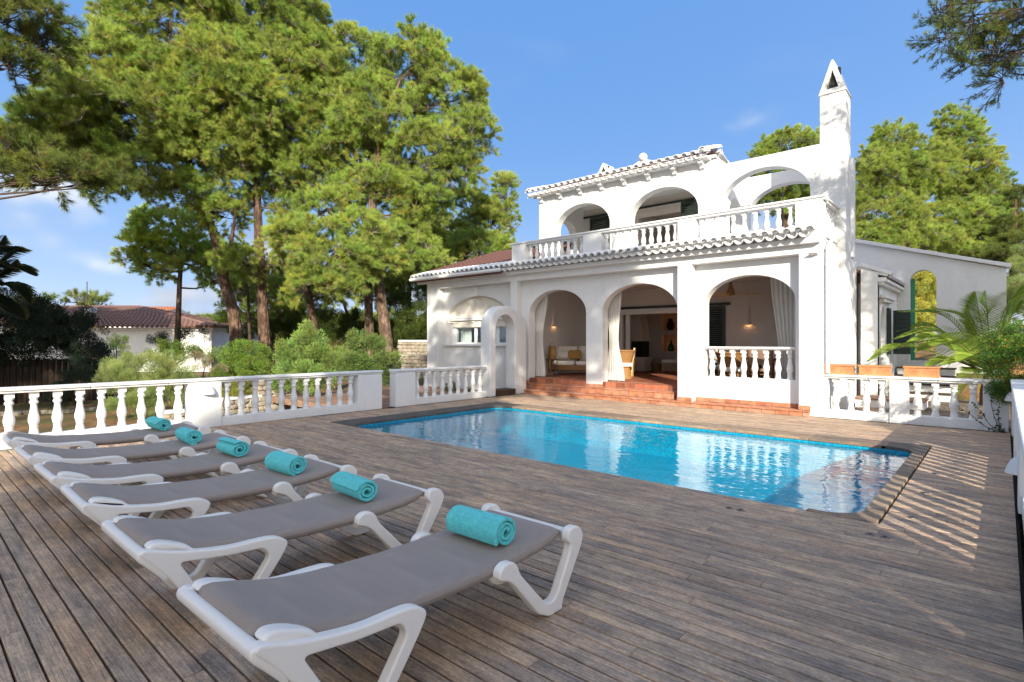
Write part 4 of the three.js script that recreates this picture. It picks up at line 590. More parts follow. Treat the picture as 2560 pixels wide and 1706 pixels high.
{ const t = thing('sofa', 'wicker two-seat sofa with cream cushions under the left arch', 'sofa', [-10.5, F, -15.0], 0.42);
  const w = 1.55; for (const s of [-1, 1]) { mesh('arm', boxUV(ext(roundPoly([[-0.36, 0.1], [0.36, 0.1], [0.38, 0.55], [0.30, 0.62], [-0.36, 0.60]], 0.06), 0.10, 0.02).rotateY(-Math.PI / 2).translate(s * (w / 2 + 0.05) + 0.05, 0, 0)), M.rattan, t); for (const z of [-0.33, 0.36]) mesh('leg', bar(V(s * (w / 2 + 0.05), 0, z), V(s * (w / 2 + 0.05), 0.6, z), 0.022, 0.034), M.bamboo, t); }
  mesh('seat_frame', RB(-w / 2, w / 2, 0.16, 0.32, -0.34, 0.36, 0.03), M.rattan, t); mesh('backrest', RB(-w / 2, w / 2, 0.3, 0.78, -0.40, -0.32, 0.03), M.rattan, t);
  for (const s of [-1, 1]) { mesh('seat_cushion', RB(s * w / 4 - 0.37, s * w / 4 + 0.37, 0.32, 0.46, -0.3, 0.36, 0.05, 3), M.fabric, t); const c = mesh('back_cushion', RB(-0.36, 0.36, 0, 0.5, -0.08, 0.08, 0.06, 3), M.fabric, t); c.position.set(s * w / 4, 0.44, -0.2); c.rotation.x = -0.2; } 
  const cush = (name, l, m, x, z, sz, ry) => { const c = mesh(name, new RoundedBoxGeometry(sz, sz * 0.72, 0.14, 4, 0.065), m); c.position.copy(V(x, 0.66, z).applyAxisAngle(V(0, 1, 0), 0.42).add(V(-10.5, F, -15.0))); c.rotation.set(-0.3, 0.42 + ry, 0, 'YXZ'); tag(c, l, 'cushion'); };
  cush('cushion', 'mustard cushion with pale oval on the wicker sofa', M.mustard, -0.05, 0.08, 0.42, 0.1); cush('cushion', 'patterned white cushion at the right of the wicker sofa', M.patterned, 0.52, 0.05, 0.5, -0.2); cush('cushion', 'small plain white cushion at the left of the wicker sofa', M.fabric, -0.45, 0.02, 0.34, 0.15); }
{ const t = thing('side_table', 'small black wire side table left of the wicker sofa', 'side table', [-10.72, F, -13.95]); mesh('top', new THREE.CylinderGeometry(0.2, 0.2, 0.02, 20).translate(0, 0.52, 0), M.iron, t); for (let i = 0; i < 6; i++) { const a = i * Math.PI / 3; mesh('leg', bar(V(Math.cos(a) * 0.19, 0.51, Math.sin(a) * 0.19), V(Math.cos(a + 0.6) * 0.16, 0, Math.sin(a + 0.6) * 0.16), 0.007), M.iron, t); }
  const l = thing('lantern', 'tall woven rattan lantern on the wire side table', 'lantern', [-10.72, F + 0.53, -13.95]); mesh('shade', new THREE.CylinderGeometry(0.11, 0.13, 0.42, 12, 6).translate(0, 0.21, 0), M.basket, l); mesh('handle', new THREE.TorusGeometry(0.09, 0.008, 6, 16, Math.PI).translate(0, 0.42, 0), M.basket, l); }
function tubChair(label, pos, turn, mat) { const t = thing('tub_chair', label, 'chair', pos, turn, null); const s = new THREE.CylinderGeometry(0.36, 0.20, 0.52, 24, 6, true, Math.PI * 0.62, Math.PI * 1.76).translate(0, 0.56, 0); mesh('shell', s, mat, t); mesh('rim', new THREE.TorusGeometry(0.36, 0.022, 8, 28, Math.PI * 1.76).rotateX(Math.PI / 2).rotateY(-0.25).translate(0, 0.82, 0), mat, t); mesh('seat', new THREE.CylinderGeometry(0.30, 0.28, 0.1, 20).translate(0, 0.42, 0), M.fabric, t); mesh('base', new THREE.CylinderGeometry(0.20, 0.26, 0.34, 20, 1, true).translate(0, 0.17, 0), mat, t); return t; }
tubChair('woven wicker tub chair seen from behind beside the middle curtain', [-8.42, F, -14.4], 0.4, M.rattan); 
tubChair('wicker tub chair half hidden at the right edge of the middle arch', [-6.85, F, -16.0], -0.9, M.rattan);
function armChair(label, pos, turn, m, frame) { const t = thing('armchair', label, 'chair', pos, turn); for (const x of [-0.25, 0.25]) { mesh('leg', bar(V(x, 0, 0.24), V(x, 0.64, 0.24), 0.02), frame, t); mesh('leg', bar(V(x, 0, -0.24), V(x, 0.90, -0.32), 0.02), frame, t); mesh('armrest', bar(V(x, 0.64, 0.27), V(x, 0.64, -0.29), 0.02), frame, t); mesh('stretcher', bar(V(x, 0.16, 0.24), V(x, 0.16, -0.25), 0.014), frame, t); } for (const z of [-0.24, 0.24]) mesh('stretcher', bar(V(-0.25, 0.32, z), V(0.25, 0.32, z), 0.016), frame, t); mesh('seat', RB(-0.25, 0.25, 0.38, 0.47, -0.25, 0.25, 0.03, 3), m, t); const b = mesh('backrest', RB(-0.24, 0.24, 0, 0.36, -0.02, 0.02, 0.015), m, t); b.position.set(0, 0.54, -0.28); b.rotation.x = -0.13; return t; }
armChair('bamboo armchair with white seat in the sunlight of the middle arch', [-8.9, F, -15.3], -1.15, M.fabric, M.bamboo);
{ const t = thing('dining_table', 'round wicker terrace table behind the sill balustrade', 'table', [-4.75, F, -14.6]); mesh('top', new THREE.CylinderGeometry(0.55, 0.55, 0.035, 28).translate(0, 0.64, 0), M.rustRattan, t); mesh('pedestal', new THREE.CylinderGeometry(0.14, 0.3, 0.62, 16).translate(0, 0.31, 0), M.rustRattan, t); }
armChair('rattan armchair with blue-grey seat behind the sill balusters, leftmost', [-5.45, F, -14.25], 1.3, std([0.30, 0.38, 0.40], 0.9), M.bamboo);
tubChair('round woven rattan chair behind the second gap of the sill balusters', [-5.05, F, -13.8], 2.6, M.basket);
armChair('dark rattan armchair behind the middle sill balusters', [-4.35, F, -13.85], 3.4, std([0.20, 0.12, 0.08], 0.9), M.rustRattan);
armChair('tall dark wooden armchair behind the right sill balusters', [-3.85, F, -14.3], 4.4, std([0.36, 0.32, 0.30], 0.9), M.rustRattan);
armChair('wooden armchair with grey cushion in the dim room, beside the floor lamp', [-8.6, F + 0.35, -20.6], 0.8, M.fabric, M.darkWood);
{ const t = thing('ottoman', 'rattan bench with padded pale top inside the sliding door', 'bench', [-8.78, F, -18.55], 0.35); mesh('cushion', RB(-0.42, 0.42, 0.33, 0.45, -0.26, 0.26, 0.05, 3), M.fabric, t); for (const x of [-0.38, 0.38]) for (const z of [-0.22, 0.22]) mesh('leg', bar(V(x, 0, z), V(x, 0.34, z), 0.02), M.bamboo, t); for (let i = 0; i < 5; i++) { const x = -0.31 + i * 0.15; mesh('lattice', [bar(V(x, 0.06, 0.22), V(x + 0.14, 0.32, 0.22), 0.008), bar(V(x + 0.14, 0.06, 0.22), V(x, 0.32, 0.22), 0.008)], M.bamboo, t); } mesh('rail', [bar(V(-0.38, 0.06, 0.22), V(0.38, 0.06, 0.22), 0.012)], M.bamboo, t); }
{ const t = thing('floor_lamp', 'lit floor lamp with amber shade in the back room', 'lamp', [-8.75, F + 0.35, -21.2]); mesh('lamp_shade', new THREE.CylinderGeometry(0.16, 0.24, 0.36, 20, 1, true).translate(0, 1.35, 0), M.linen, t); mesh('stand', bar(V(0, 0, 0), V(0, 1.2, 0), 0.015), M.iron, t); mesh('bulb', new THREE.SphereGeometry(0.05, 10, 8).translate(0, 1.33, 0), M.lampGlow, t); const l = new THREE.PointLight(new THREE.Color(1, 0.6, 0.28), 1.6); l.position.set(-8.75, F + 1.68, -21.2); l.castShadow = true; scene.add(l); }
{ const t = thing('wall_hanging', 'tall ochre cloth hanging on the back wall of the room', 'wall hanging', [-8.3, F + 1.4, -21.98]); mesh('cloth', B(-0.5, 0.5, 0, 1.25, 0, 0.02), M.linen, t); mesh('rod', bar(V(-0.55, 1.25, 0.02), V(0.55, 1.25, 0.02), 0.012), M.darkWood, t); }
{ const t = thing('bottle', 'green glass demijohn in the lower wall niche by the fireplace', 'bottle', [-9.5, 1.155, -19.8]); mesh('glass', new THREE.LatheGeometry([[0.001, 0], [0.12, 0.01], [0.14, 0.1], [0.12, 0.22], [0.04, 0.32], [0.03, 0.42], [0.036, 0.44]].map(p => new THREE.Vector2(...p)), 18), M.bottle, t); }
{ const t = thing('vase', 'dark vase in the upper wall niche by the fireplace', 'vase', [-9.52, 1.955, -19.8]); mesh('body', new THREE.LatheGeometry([[0.001, 0], [0.09, 0.0], [0.15, 0.15], [0.13, 0.3], [0.07, 0.38], [0.10, 0.45]].map(p => new THREE.Vector2(...p)), 18), M.slot, t); }
{ const t = thing('basket', 'woven log basket beside the fireplace', 'basket', [-9.55, F, -18.7]); mesh('body', new THREE.CylinderGeometry(0.2, 0.16, 0.28, 16, 2, true).translate(0, 0.14, 0), M.basket, t); mesh('handle', new THREE.TorusGeometry(0.18, 0.012, 6, 18, Math.PI).translate(0, 0.28, 0), M.basket, t); }
{ const t = thing('stool', 'black iron stool standing in the back room', 'stool', [-7.6, F + 0.35, -20.6]); mesh('seat', new THREE.CylinderGeometry(0.18, 0.18, 0.03, 18).translate(0, 0.75, 0), M.iron, t); for (let i = 0; i < 4; i++) { const a = i * Math.PI / 2 + 0.4; mesh('leg', bar(V(Math.cos(a) * 0.13, 0.75, Math.sin(a) * 0.13), V(Math.cos(a) * 0.22, 0, Math.sin(a) * 0.22), 0.012), M.iron, t); } }
{ const t = thing('ceiling_fan', 'wooden ceiling fan with long blades under the right arch', 'ceiling fan', [-5.34, 2.80, -14.6], 0.15); mesh('motor', new THREE.LatheGeometry([[0.001, -0.06], [0.10, -0.05], [0.11, 0.0], [0.09, 0.08], [0.06, 0.14], [0.03, 0.26], [0.03, 0.3]].map(p => new THREE.Vector2(...p)), 18), M.rattan, t); for (let i = 0; i < 3; i++) { const b = mesh('blade', boxUV(ext(roundPoly([[0.08, -0.03], [0.75, -0.06], [0.75, 0.06], [0.08, 0.03]], 0.02), 0.012).rotateX(Math.PI / 2)), M.bamboo, t); b.rotation.set(0.3, i * 2.094 + 0.2, 0, 'YXZ'); b.position.y = -0.03; } }
function wallSconce(label, pos, turn) { const t = thing('wall_lamp', label, 'wall lamp', pos, turn); mesh('lamp_shade', new THREE.LatheGeometry([[0.025, 0.55], [0.04, 0.40], [0.08, 0.1], [0.11, 0], [0.1, 0], [0.03, 0.4]].map(p => new THREE.Vector2(...p)), 18, -Math.PI / 2, Math.PI), M.inner, t); mesh('bulb', new THREE.SphereGeometry(0.035, 10, 8).translate(0, 0.02, 0.05), M.lampGlow, t); const l = new THREE.PointLight(new THREE.Color(1, 0.5, 0.2), 0.03); l.position.copy(V(0, 0.02, 0.05).applyAxisAngle(V(0, 1, 0), turn).add(V(...pos))); l.castShadow = true; scene.add(l); return t; }
wallSconce('slim plaster wall lamp glowing amber on the right terrace wall', [-5.55, 2.02, -16.595], 0);
wallSconce('small wall lamp glowing orange on the left terrace wall', [-11.19, 2.03, -14.65], Math.PI / 2);
// planters on the right balustrade
{
  const mk = () => { const t = thing('planter', null, 'planter'); const L = 0.5, s = [[0, 0], [0.02, 0.0]]; mesh('trough', [RB(-0.255, 0.255, 0.02, 0.172, -0.095, 0.095, 0.008), RB(-0.27, 0.27, 0.0, 0.032, -0.108, 0.108, 0.008), RB(-0.275, 0.275, 0.165, 0.2, -0.112, 0.112, 0.01)], M.planter, t); mesh('soil', B(-0.24, 0.24, 0.185, 0.203, -0.085, 0.085), M.rockGap, t); return t; };
  const first = mk(); [[-2.48, 'empty terracotta trough planter on the balustrade, closest to the chimney'], [-1.87, 'terracotta trough planter on the balustrade, the middle one of three'], [-1.14, 'terracotta trough planter on the balustrade, half in shadow before the palm']].forEach(([x, l], i) => { const t = i ? copyOf(first, l) : first; tag(t, l, 'planter', 'terracotta planters on the balustrade'); t.position.set(x, 0.881, -12.70); t.rotation.y = [0, 0.02, -0.03][i]; });
}
// ---------- plants ----------
const leafMat = (tr = 0.3, rough = 0.75) => new THREE.MeshPhysicalMaterial({ color: 0xffffff, vertexColors: true, roughness: rough, side: THREE.DoubleSide, transmission: tr, thickness: 0, ior: 1.4, specularIntensity: 0.35 });
M.needle = leafMat(0.45, 0.85); M.leaf = leafMat(0.3, 0.75); M.gloss = leafMat(0.2, 0.5);
class Soup { // loose triangles with vertex colours
  constructor() { this.p = []; this.c = []; }
  tri(a, b, c, k, k2 = k) { this.p.push(a.x, a.y, a.z, b.x, b.y, b.z, c.x, c.y, c.z); this.c.push(...k, ...k, ...k2); }
  leaf(o, d, n, len, wid, k, k2 = k, bend = 0) { // folded diamond from o along d
    const s = d.clone().cross(n).normalize(), m = o.clone().addScaledVector(d, len * 0.5).addScaledVector(n, bend * len * 0.12), t = o.clone().addScaledVector(d, len).addScaledVector(n, -bend * len * 0.15);
    const l = m.clone().addScaledVector(s, wid / 2).addScaledVector(n, wid * 0.12), r = m.clone().addScaledVector(s, -wid / 2).addScaledVector(n, wid * 0.12);
    this.tri(o, l, t, k, k2); this.tri(o, t, r, k2, k);
  }
  twig(a, b, r0, r1, k) { const d = b.clone().sub(a).normalize(), u = Math.abs(d.y) < 0.9 ? V(0, 1, 0) : V(1, 0, 0), s = d.clone().cross(u).normalize(), t = d.clone().cross(s); const q = (p, r, i) => { const w = i * 2.0944; return p.clone().addScaledVector(s, Math.cos(w) * r).addScaledVector(t, Math.sin(w) * r); }; for (let i = 0; i < 3; i++) { this.tri(q(a, r0, i), q(b, r1, i), q(a, r0, i + 1), k); this.tri(q(b, r1, i), q(b, r1, i + 1), q(a, r0, i + 1), k); } }
  geo() { const g = new THREE.BufferGeometry(); g.setAttribute('position', new THREE.Float32BufferAttribute(this.p, 3)); g.setAttribute('color', new THREE.Float32BufferAttribute(this.c, 3)); g.computeVertexNormals(); return g; }
}
const rdir = () => { const z = rr(-1, 1), a = rr(0, 6.2832), s = Math.sqrt(1 - z * z); return V(s * Math.cos(a), z, s * Math.sin(a)); };
const mixc = (a, b, t) => a.map((v, i) => lerp(v, b[i], t));
const TWIG = [0.30, 0.26, 0.215];
function pineClump(nl, nw, blades, tufts, bare = 0) { // one bough end about 0.8 m in radius: shoots carrying brushes of needles
  const s = new Soup(), shoots = 9;
  for (let k = 0; k < shoots; k++) {
    const a = k / shoots * 6.283 + rr(-0.4, 0.4), el = k < 6 ? rr(0.1, 0.7) : rr(0.8, 1.4), d = V(Math.cos(a) * Math.cos(el), Math.sin(el), Math.sin(a) * Math.cos(el)), L = rr(0.55, 0.95);
    let p = V(0, -0.25, 0); const pts = [p.clone()]; for (let i = 1; i <= 4; i++) { p = p.clone().addScaledVector(d, L / 4); d.add(V(rr(-0.12, 0.12), rr(0, 0.14), rr(-0.12, 0.12))).normalize(); pts.push(p); }
    for (let i = 0; i < 4; i++) s.twig(pts[i], pts[i + 1], 0.017 * (1 - i / 6), 0.017 * (1 - (i + 1) / 6), TWIG);
    const n = Math.round(tufts / shoots);
    for (let i = 0; i < n; i++) {
      const t = 0.28 + 0.72 * Math.sqrt((i + rnd()) / n), f = t * 4 - 0.0001, j = Math.min(3, Math.floor(f)), o = pts[j].clone().lerp(pts[j + 1], f - j), dd = d.clone().addScaledVector(rdir(), 0.75).add(V(0, 0.25, 0)).normalize();
      const e = o.clone().addScaledVector(dd, rr(0.08, 0.24)); s.twig(o, e, 0.006, 0.004, TWIG);
      if (rnd() < bare) continue;
      const base = mixc([0.175, 0.255, 0.042], [0.31, 0.395, 0.068], rnd()), tip = mixc(base, [0.46, 0.53, 0.13], 0.6), old = rnd() < 0.035 ? [0.30, 0.15, 0.05] : null;
      for (let b = 0; b < blades; b++) { const q = dd.clone().multiplyScalar(rr(0.55, 1.2)).addScaledVector(rdir(), 0.56).normalize(), w = q.clone().cross(rdir()).normalize().multiplyScalar(nw / 2), o2 = e.clone().addScaledVector(dd, rr(-0.08, 0.03)), c = old || base; s.tri(o2.clone().add(w), o2.clone().sub(w), o2.clone().addScaledVector(q, nl * rr(0.7, 1.15)), c, old || tip); }
    }
  }
  return s.geo();
}
function leafClump(n, len, wid, c0, c1, { up = 0.5, R = 0.33, flower = null, bend = 0.6, stems = 8 } = {}) {
  const s = new Soup();
  for (let k = 0; k < stems; k++) { const d = rdir(); d.y = Math.abs(d.y) + 0.2; d.normalize(); s.twig(V(0, -0.3, 0), d.clone().multiplyScalar(R * 0.9), 0.008, 0.003, [0.12, 0.09, 0.06]); }
  for (let i = 0; i < n; i++) { const r = rdir(), o = r.clone().multiplyScalar(R * Math.pow(rnd(), 0.4)), d = r.clone().add(V(0, up, 0)).addScaledVector(rdir(), 0.6).normalize(), nn = rdir().add(V(0, 0.9, 0)); nn.addScaledVector(d, -nn.dot(d)).normalize(); const c = mixc(c0, c1, rnd()); if (flower && rnd() < flower[0]) s.leaf(o, d, nn, 0.05, 0.045, flower[1]); else s.leaf(o, d, nn, len * rr(0.7, 1.2), wid, c, mixc(c, c1, 0.5), bend); }
  return s.geo();
}
const four = f => [0, 1, 2, 3].map(f);
const CL = {
  pine: four(() => pineClump(0.27, 0.0135, 22, 100)),
  pineNear: four(() => pineClump(0.15, 0.009, 22, 108, 0.2)),
  oleander: four(() => leafClump(170, 0.17, 0.034, [0.10, 0.175, 0.04], [0.23, 0.32, 0.08], { up: 0.9, flower: [0.012, [0.75, 0.65, 0.62]] })),
  round: four(() => leafClump(260, 0.075, 0.045, [0.06, 0.125, 0.02], [0.17, 0.25, 0.035], { up: 0.4 })),
  dark: four(() => leafClump(170, 0.10, 0.05, [0.010, 0.020, 0.012], [0.024, 0.042, 0.026], { up: 0.2 })),  // shade over these shrubs is put into the leaf colour
  rosemary: four(() => leafClump(420, 0.15, 0.013, [0.13, 0.175, 0.05], [0.28, 0.33, 0.11], { up: 1.4, bend: 0.1 })),
  dry: four(() => leafClump(220, 0.10, 0.02, [0.20, 0.17, 0.10], [0.32, 0.28, 0.18], { up: 0.6 })),
  yellow: four(() => leafClump(200, 0.085, 0.05, [0.14, 0.20, 0.03], [0.46, 0.43, 0.08], { up: 0.3 })),
  hedge: four(() => leafClump(280, 0.085, 0.036, [0.03, 0.085, 0.014], [0.10, 0.20, 0.03], { up: 0.5, flower: [0.03, [0.65, 0.30, 0.05]] })),
};
const frame = new THREE.Matrix4().makeBasis(RT, V(0, 1, 0), FW.clone().negate());
// lobes: [px, py, rx, ry, distance, depth radius?] in bearings, or {c: [x, y, z], r: [a, b, c]} in the world
let inset = 0.14;
function lobeOf(l) { if (!Array.isArray(l)) return { c: V(...l.c), r: V(...l.r), k: l.k ?? 1, world: true }; const [px, py, rx, ry, D, rz] = l, cut = v => Math.max(v * 0.55, v - inset), a = cut(rx / FL * D), b = cut(ry / FL * D); return { c: at(px, py, D), r: V(a, b, rz ?? Math.max(a, b) * 0.85), k: 1 }; }
function foliage(parent, name, lobes, variants, mat, { size = 0.8, dens = 1, tint = [1.0, 1.5], hue = 0.13, up = 0.9, shell = 0.5 } = {}) {
  const list = four(() => []);
  const spots = [];
  for (const l of lobes.map(lobeOf)) {
    const n = Math.max(3, Math.round(dens * l.k * 12.57 * (l.r.x * l.r.y + l.r.x * l.r.z + l.r.y * l.r.z) / 3 / (size * size * 1.15)));
    for (let i = 0; i < n; i++) {
      const d = rdir(), f = lerp(shell, 1, Math.pow(rnd(), 0.6)) * (1 + 0.10 * (rnd() - 0.5)), p = V(d.x * l.r.x * f, d.y * l.r.y * f, d.z * l.r.z * f); if (!l.world) p.applyMatrix4(frame); p.add(l.c);
      const o = d.clone(); if (!l.world) o.applyMatrix4(frame); o.add(V(0, up, 0)).addScaledVector(rdir(), 0.35).normalize();
      const q = new THREE.Quaternion().setFromUnitVectors(V(0, 1, 0), o).multiply(new THREE.Quaternion().setFromAxisAngle(V(0, 1, 0), rr(0, 6.283))), s = size * rr(0.75, 1.3);
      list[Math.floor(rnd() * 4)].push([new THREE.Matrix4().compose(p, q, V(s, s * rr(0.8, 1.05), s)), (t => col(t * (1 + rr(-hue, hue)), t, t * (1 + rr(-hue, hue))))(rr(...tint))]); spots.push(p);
    }
  }
  variants.forEach((g, k) => { if (!list[k].length) return; const m = shadowed(new THREE.InstancedMesh(g, mat, list[k].length)); list[k].forEach(([mx, c], i) => { m.setMatrixAt(i, mx); m.setColorAt(i, c); }); m.name = name; tag(m, null, null, null, 'stuff'); parent.add(m); });
  return spots;
}
function pine(name, label, { trunks, r = 0.24, lobes, group, size = 0.64, dens = 0.86, variants = CL.pine, bark = M.bark, tint, twigs = 14, branchMat = M.barkGrey }) {
  const t = thing(name, label, 'tree', [0, 0, 0], 0, group);
  const paths = trunks.map(tr => tr.map(p => Array.isArray(p) ? at(...p) : p)), curves = paths.map(p => new THREE.CatmullRomCurve3(p));
  paths.forEach((p, i) => { const w = (Array.isArray(r) ? r[i] : r); mesh('trunk', tube(p, [w * 1.1, w * 0.88, w * 0.75, w * 0.55, w * 0.25], 12, 30), bark, t); });
  const spots = foliage(t, 'crown', lobes, variants, M.needle, { size, dens, tint });
  const br = [], LS = lobes.map(lobeOf);
  LS.forEach(l => { let best = null; for (const c of curves) for (let i = 5; i <= 20; i++) { const q = c.getPoint(i / 20), d = q.distanceTo(l.c) + Math.max(0, q.y - l.c.y + 0.4) * 2; if (!best || d < best[0]) best = [d, q]; }
    const o = best[1], m = o.clone().lerp(l.c, 0.5).add(V(0, -0.12 * o.distanceTo(l.c), 0)); br.push(tube([o, m, l.c], [0.09, 0.06, 0.03].map(v => v * Math.min(1, size * 0.9)), 6, 8));
    const near = spots.filter(p => p.distanceTo(l.c) < Math.max(l.r.x, l.r.y) * 1.2); for (let i = 0; i < Math.min(twigs, near.length); i++) { const p = near[Math.floor(rnd() * near.length)]; br.push(tube([m.clone().lerp(l.c, rr(0.3, 1)), l.c.clone().lerp(p, 0.5).add(V(0, -0.15, 0)), p], [0.03, 0.022, 0.012].map(v => v * Math.min(1, size)), 4, 5)); } });
  if (br.length) mesh('branch', br, branchMat, t);
  return t;
}
const GP = 'pines of the grove left of the villa';
pine('pine_tree', 'tall leaning pine of the grove, leftmost thick trunk, crown filling the upper left', { group: GP, r: [0.27, 0.12], trunks: [[[592, 905, 24], [586, 800, 24], [556, 690, 24], [538, 600, 24], [470, 400, 23.6], [420, 200, 23]], [[560, 700, 24], [575, 620, 23.6], [590, 520, 23]].map(p => p)],
  lobes: [[430, 60, 190, 150, 23], [430, -130, 230, 150, 24], [300, 170, 120, 110, 22], [330, 290, 190, 95, 22], [175, 320, 125, 95, 21.5], [190, 390, 120, 70, 22], [240, 230, 110, 90, 22], [110, 380, 110, 75, 21.3], [340, 420, 140, 70, 22.5], [520, 330, 140, 110, 23], [600, 250, 110, 110, 22.5], [430, 210, 130, 80, 22.5], [480, 490, 90, 55, 23.5], [560, 540, 80, 50, 24], [555, 190, 120, 110, 22]] });
pine('pine_tree', 'straight thick pine of the grove, right of the leaning one, with a low side bough', { group: GP, r: 0.27, trunks: [[[664, 915, 24.5], [660, 830, 24.5], [652, 700, 24.5], [645, 560, 24.5], [640, 380, 24.5], [650, 150, 24.5]]],
  lobes: [[640, 40, 170, 150, 24.5], [705, -20, 70, 110, 25], [720, 200, 130, 120, 24.5], [640, 330, 120, 85, 24], [600, 430, 85, 55, 24], [720, 420, 90, 60, 24.5], [640, 655, 95, 38, 23.8], [700, 510, 75, 40, 25], [770, 310, 90, 100, 25], [760, 130, 60, 80, 25], [790, 440, 80, 60, 25]] });
pine('pine_tree', 'middle pine of the grove with low bright boughs over the oleanders', { group: GP, r: 0.19, trunks: [[[808, 930, 22], [790, 850, 22], [775, 760, 22], [752, 640, 22.5], [745, 500, 23]]],
  lobes: [[830, 640, 120, 50, 21], [770, 585, 100, 48, 21.5], [900, 575, 75, 50, 21.5], [800, 715, 95, 34, 21], [860, 690, 80, 30, 21.5], [700, 600, 60, 34, 22], [820, 520, 100, 40, 23], [930, 640, 70, 40, 22]] });
pine('pine_tree', 'twin-trunked pine of the grove, pale bark, broad crown nearest the villa', { group: GP, r: [0.21, 0.25], trunks: [[[926, 905, 23.4], [922, 800, 23.4], [920, 700, 23.6], [912, 560, 24], [900, 400, 24.5]], [[972, 900, 23], [958, 790, 23], [942, 680, 23], [930, 540, 23.5], [950, 350, 24], [1000, 200, 24]]], bark: M.barkGrey,
  lobes: [[800, 150, 60, 90, 25], [880, 175, 110, 100, 25], [1020, 180, 110, 100, 24], [1055, 130, 62, 55, 24], [955, 280, 140, 90, 24], [1120, 250, 95, 95, 23.6], [1178, 335, 66, 62, 23.4], [1080, 390, 120, 85, 23.6], [880, 400, 120, 70, 25], [1150, 430, 66, 44, 23.6], [960, 470, 140, 45, 24.2], [1050, 500, 85, 40, 24], [1000, 620, 95, 50, 23.5], [1060, 660, 70, 40, 24], [860, 300, 110, 80, 25.5], [1000, 560, 80, 40, 24.5], [1090, 520, 60, 40, 24.5]] });
pine('pine_tree', 'half hidden pine filling the gap behind the twin-trunked pine', { r: 0.2, tint: [0.6, 0.95], trunks: [[[1020, 900, 33], [1022, 760, 33], [1030, 600, 33]]], lobes: [[1010, 690, 90, 50, 33], [1080, 620, 60, 60, 34], [940, 730, 70, 40, 33], [900, 660, 70, 50, 34]] });
pine('pine_tree', 'half hidden pine behind the straight pine, low dense crown', { r: 0.2, tint: [0.6, 0.95], trunks: [[[730, 900, 34], [728, 800, 34], [720, 700, 34]]], lobes: [[720, 690, 80, 60, 34], [650, 720, 60, 50, 35], [790, 740, 60, 40, 34], [600, 660, 60, 50, 35]] });
pine('pine_tree', 'smaller pine rising beside the villa roof at the right end of the grove', { group: GP, r: 0.2, trunks: [[[1120, 900, 31], [1130, 740, 31], [1180, 600, 31], [1230, 500, 31]]],
  lobes: [[1175, 520, 75, 55, 31], [1262, 485, 32, 55, 31], [1235, 560, 70, 50, 31], [1110, 580, 80, 48, 31], [1180, 625, 110, 45, 30], [1060, 600, 60, 50, 32]] });
pine('pine_tree', 'small spreading pine behind the leaning trunk, low over the neighbours roofs', { group: GP, r: 0.16, tint: [1.4, 2.0], trunks: [[[440, 900, 29], [445, 800, 29], [448, 720, 29], [452, 620, 29], [440, 540, 29]]], bark: M.barkGrey,
  lobes: [[430, 555, 95, 38, 28.5], [360, 600, 58, 28, 28], [330, 645, 40, 18, 28], [450, 620, 100, 42, 29], [400, 672, 68, 26, 28.5], [520, 650, 60, 40, 30], [545, 700, 60, 26, 30]] });
pine('pine_tree', 'dark thin young tree with forked stem between the grove trunks', { r: 0.1, trunks: [[[876, 880, 27], [874, 810, 27], [860, 760, 27], [845, 700, 27]], [[874, 810, 27], [895, 760, 27], [905, 730, 27]]], lobes: [[870, 700, 60, 34, 27.5], [905, 720, 30, 22, 27]], bark: M.darkWood });
pine('pine_tree', 'slender young tree between the leaning and straight trunks', { r: 0.09, trunks: [[[628, 900, 27], [622, 800, 27], [618, 720, 27], [610, 660, 27]]], lobes: [[615, 720, 48, 40, 27.5], [590, 760, 36, 26, 28], [700, 730, 50, 44, 30], [720, 780, 45, 30, 30]], bark: M.darkWood });
// pine whose boughs, shade put into their tint, hang into the upper left; it stands beside the deck, out of view
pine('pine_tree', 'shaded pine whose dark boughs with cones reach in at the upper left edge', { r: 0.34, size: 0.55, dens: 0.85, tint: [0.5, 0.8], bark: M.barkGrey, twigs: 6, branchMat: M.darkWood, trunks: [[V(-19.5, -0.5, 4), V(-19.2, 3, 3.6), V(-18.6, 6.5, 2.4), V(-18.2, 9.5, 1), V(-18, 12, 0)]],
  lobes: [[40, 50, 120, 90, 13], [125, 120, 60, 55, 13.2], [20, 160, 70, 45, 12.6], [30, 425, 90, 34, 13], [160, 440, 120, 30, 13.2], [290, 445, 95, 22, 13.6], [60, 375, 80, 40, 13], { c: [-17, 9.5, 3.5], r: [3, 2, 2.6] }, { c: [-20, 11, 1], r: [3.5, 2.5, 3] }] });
pine('pine_tree', 'unseen pine left of the viewpoint that shades the reed fence', { r: 0.3, size: 1, dens: 0.8, trunks: [[V(-10, -0.5, 11.5), V(-10, 4, 11), V(-10, 9, 10.5)]], lobes: [{ c: [-10, 9, 10.5], r: [3.6, 2.2, 2.4] }, { c: [-13.4, 9.4, 12.6], r: [2.2, 1.6, 1.8] }] });
pine('pine_tree', 'unseen pine far left of the viewpoint that shades the bungalow', { r: 0.3, size: 1.1, dens: 0.8, trunks: [[V(-27, -0.5, 8), V(-27, 6, 7.6), V(-27, 12, 7)]], lobes: [{ c: [-26.5, 13, 7], r: [2.6, 1.8, 2.4], k: 2 }, { c: [-30, 12, 9.6], r: [4.4, 2.4, 3.2], k: 2 }] });
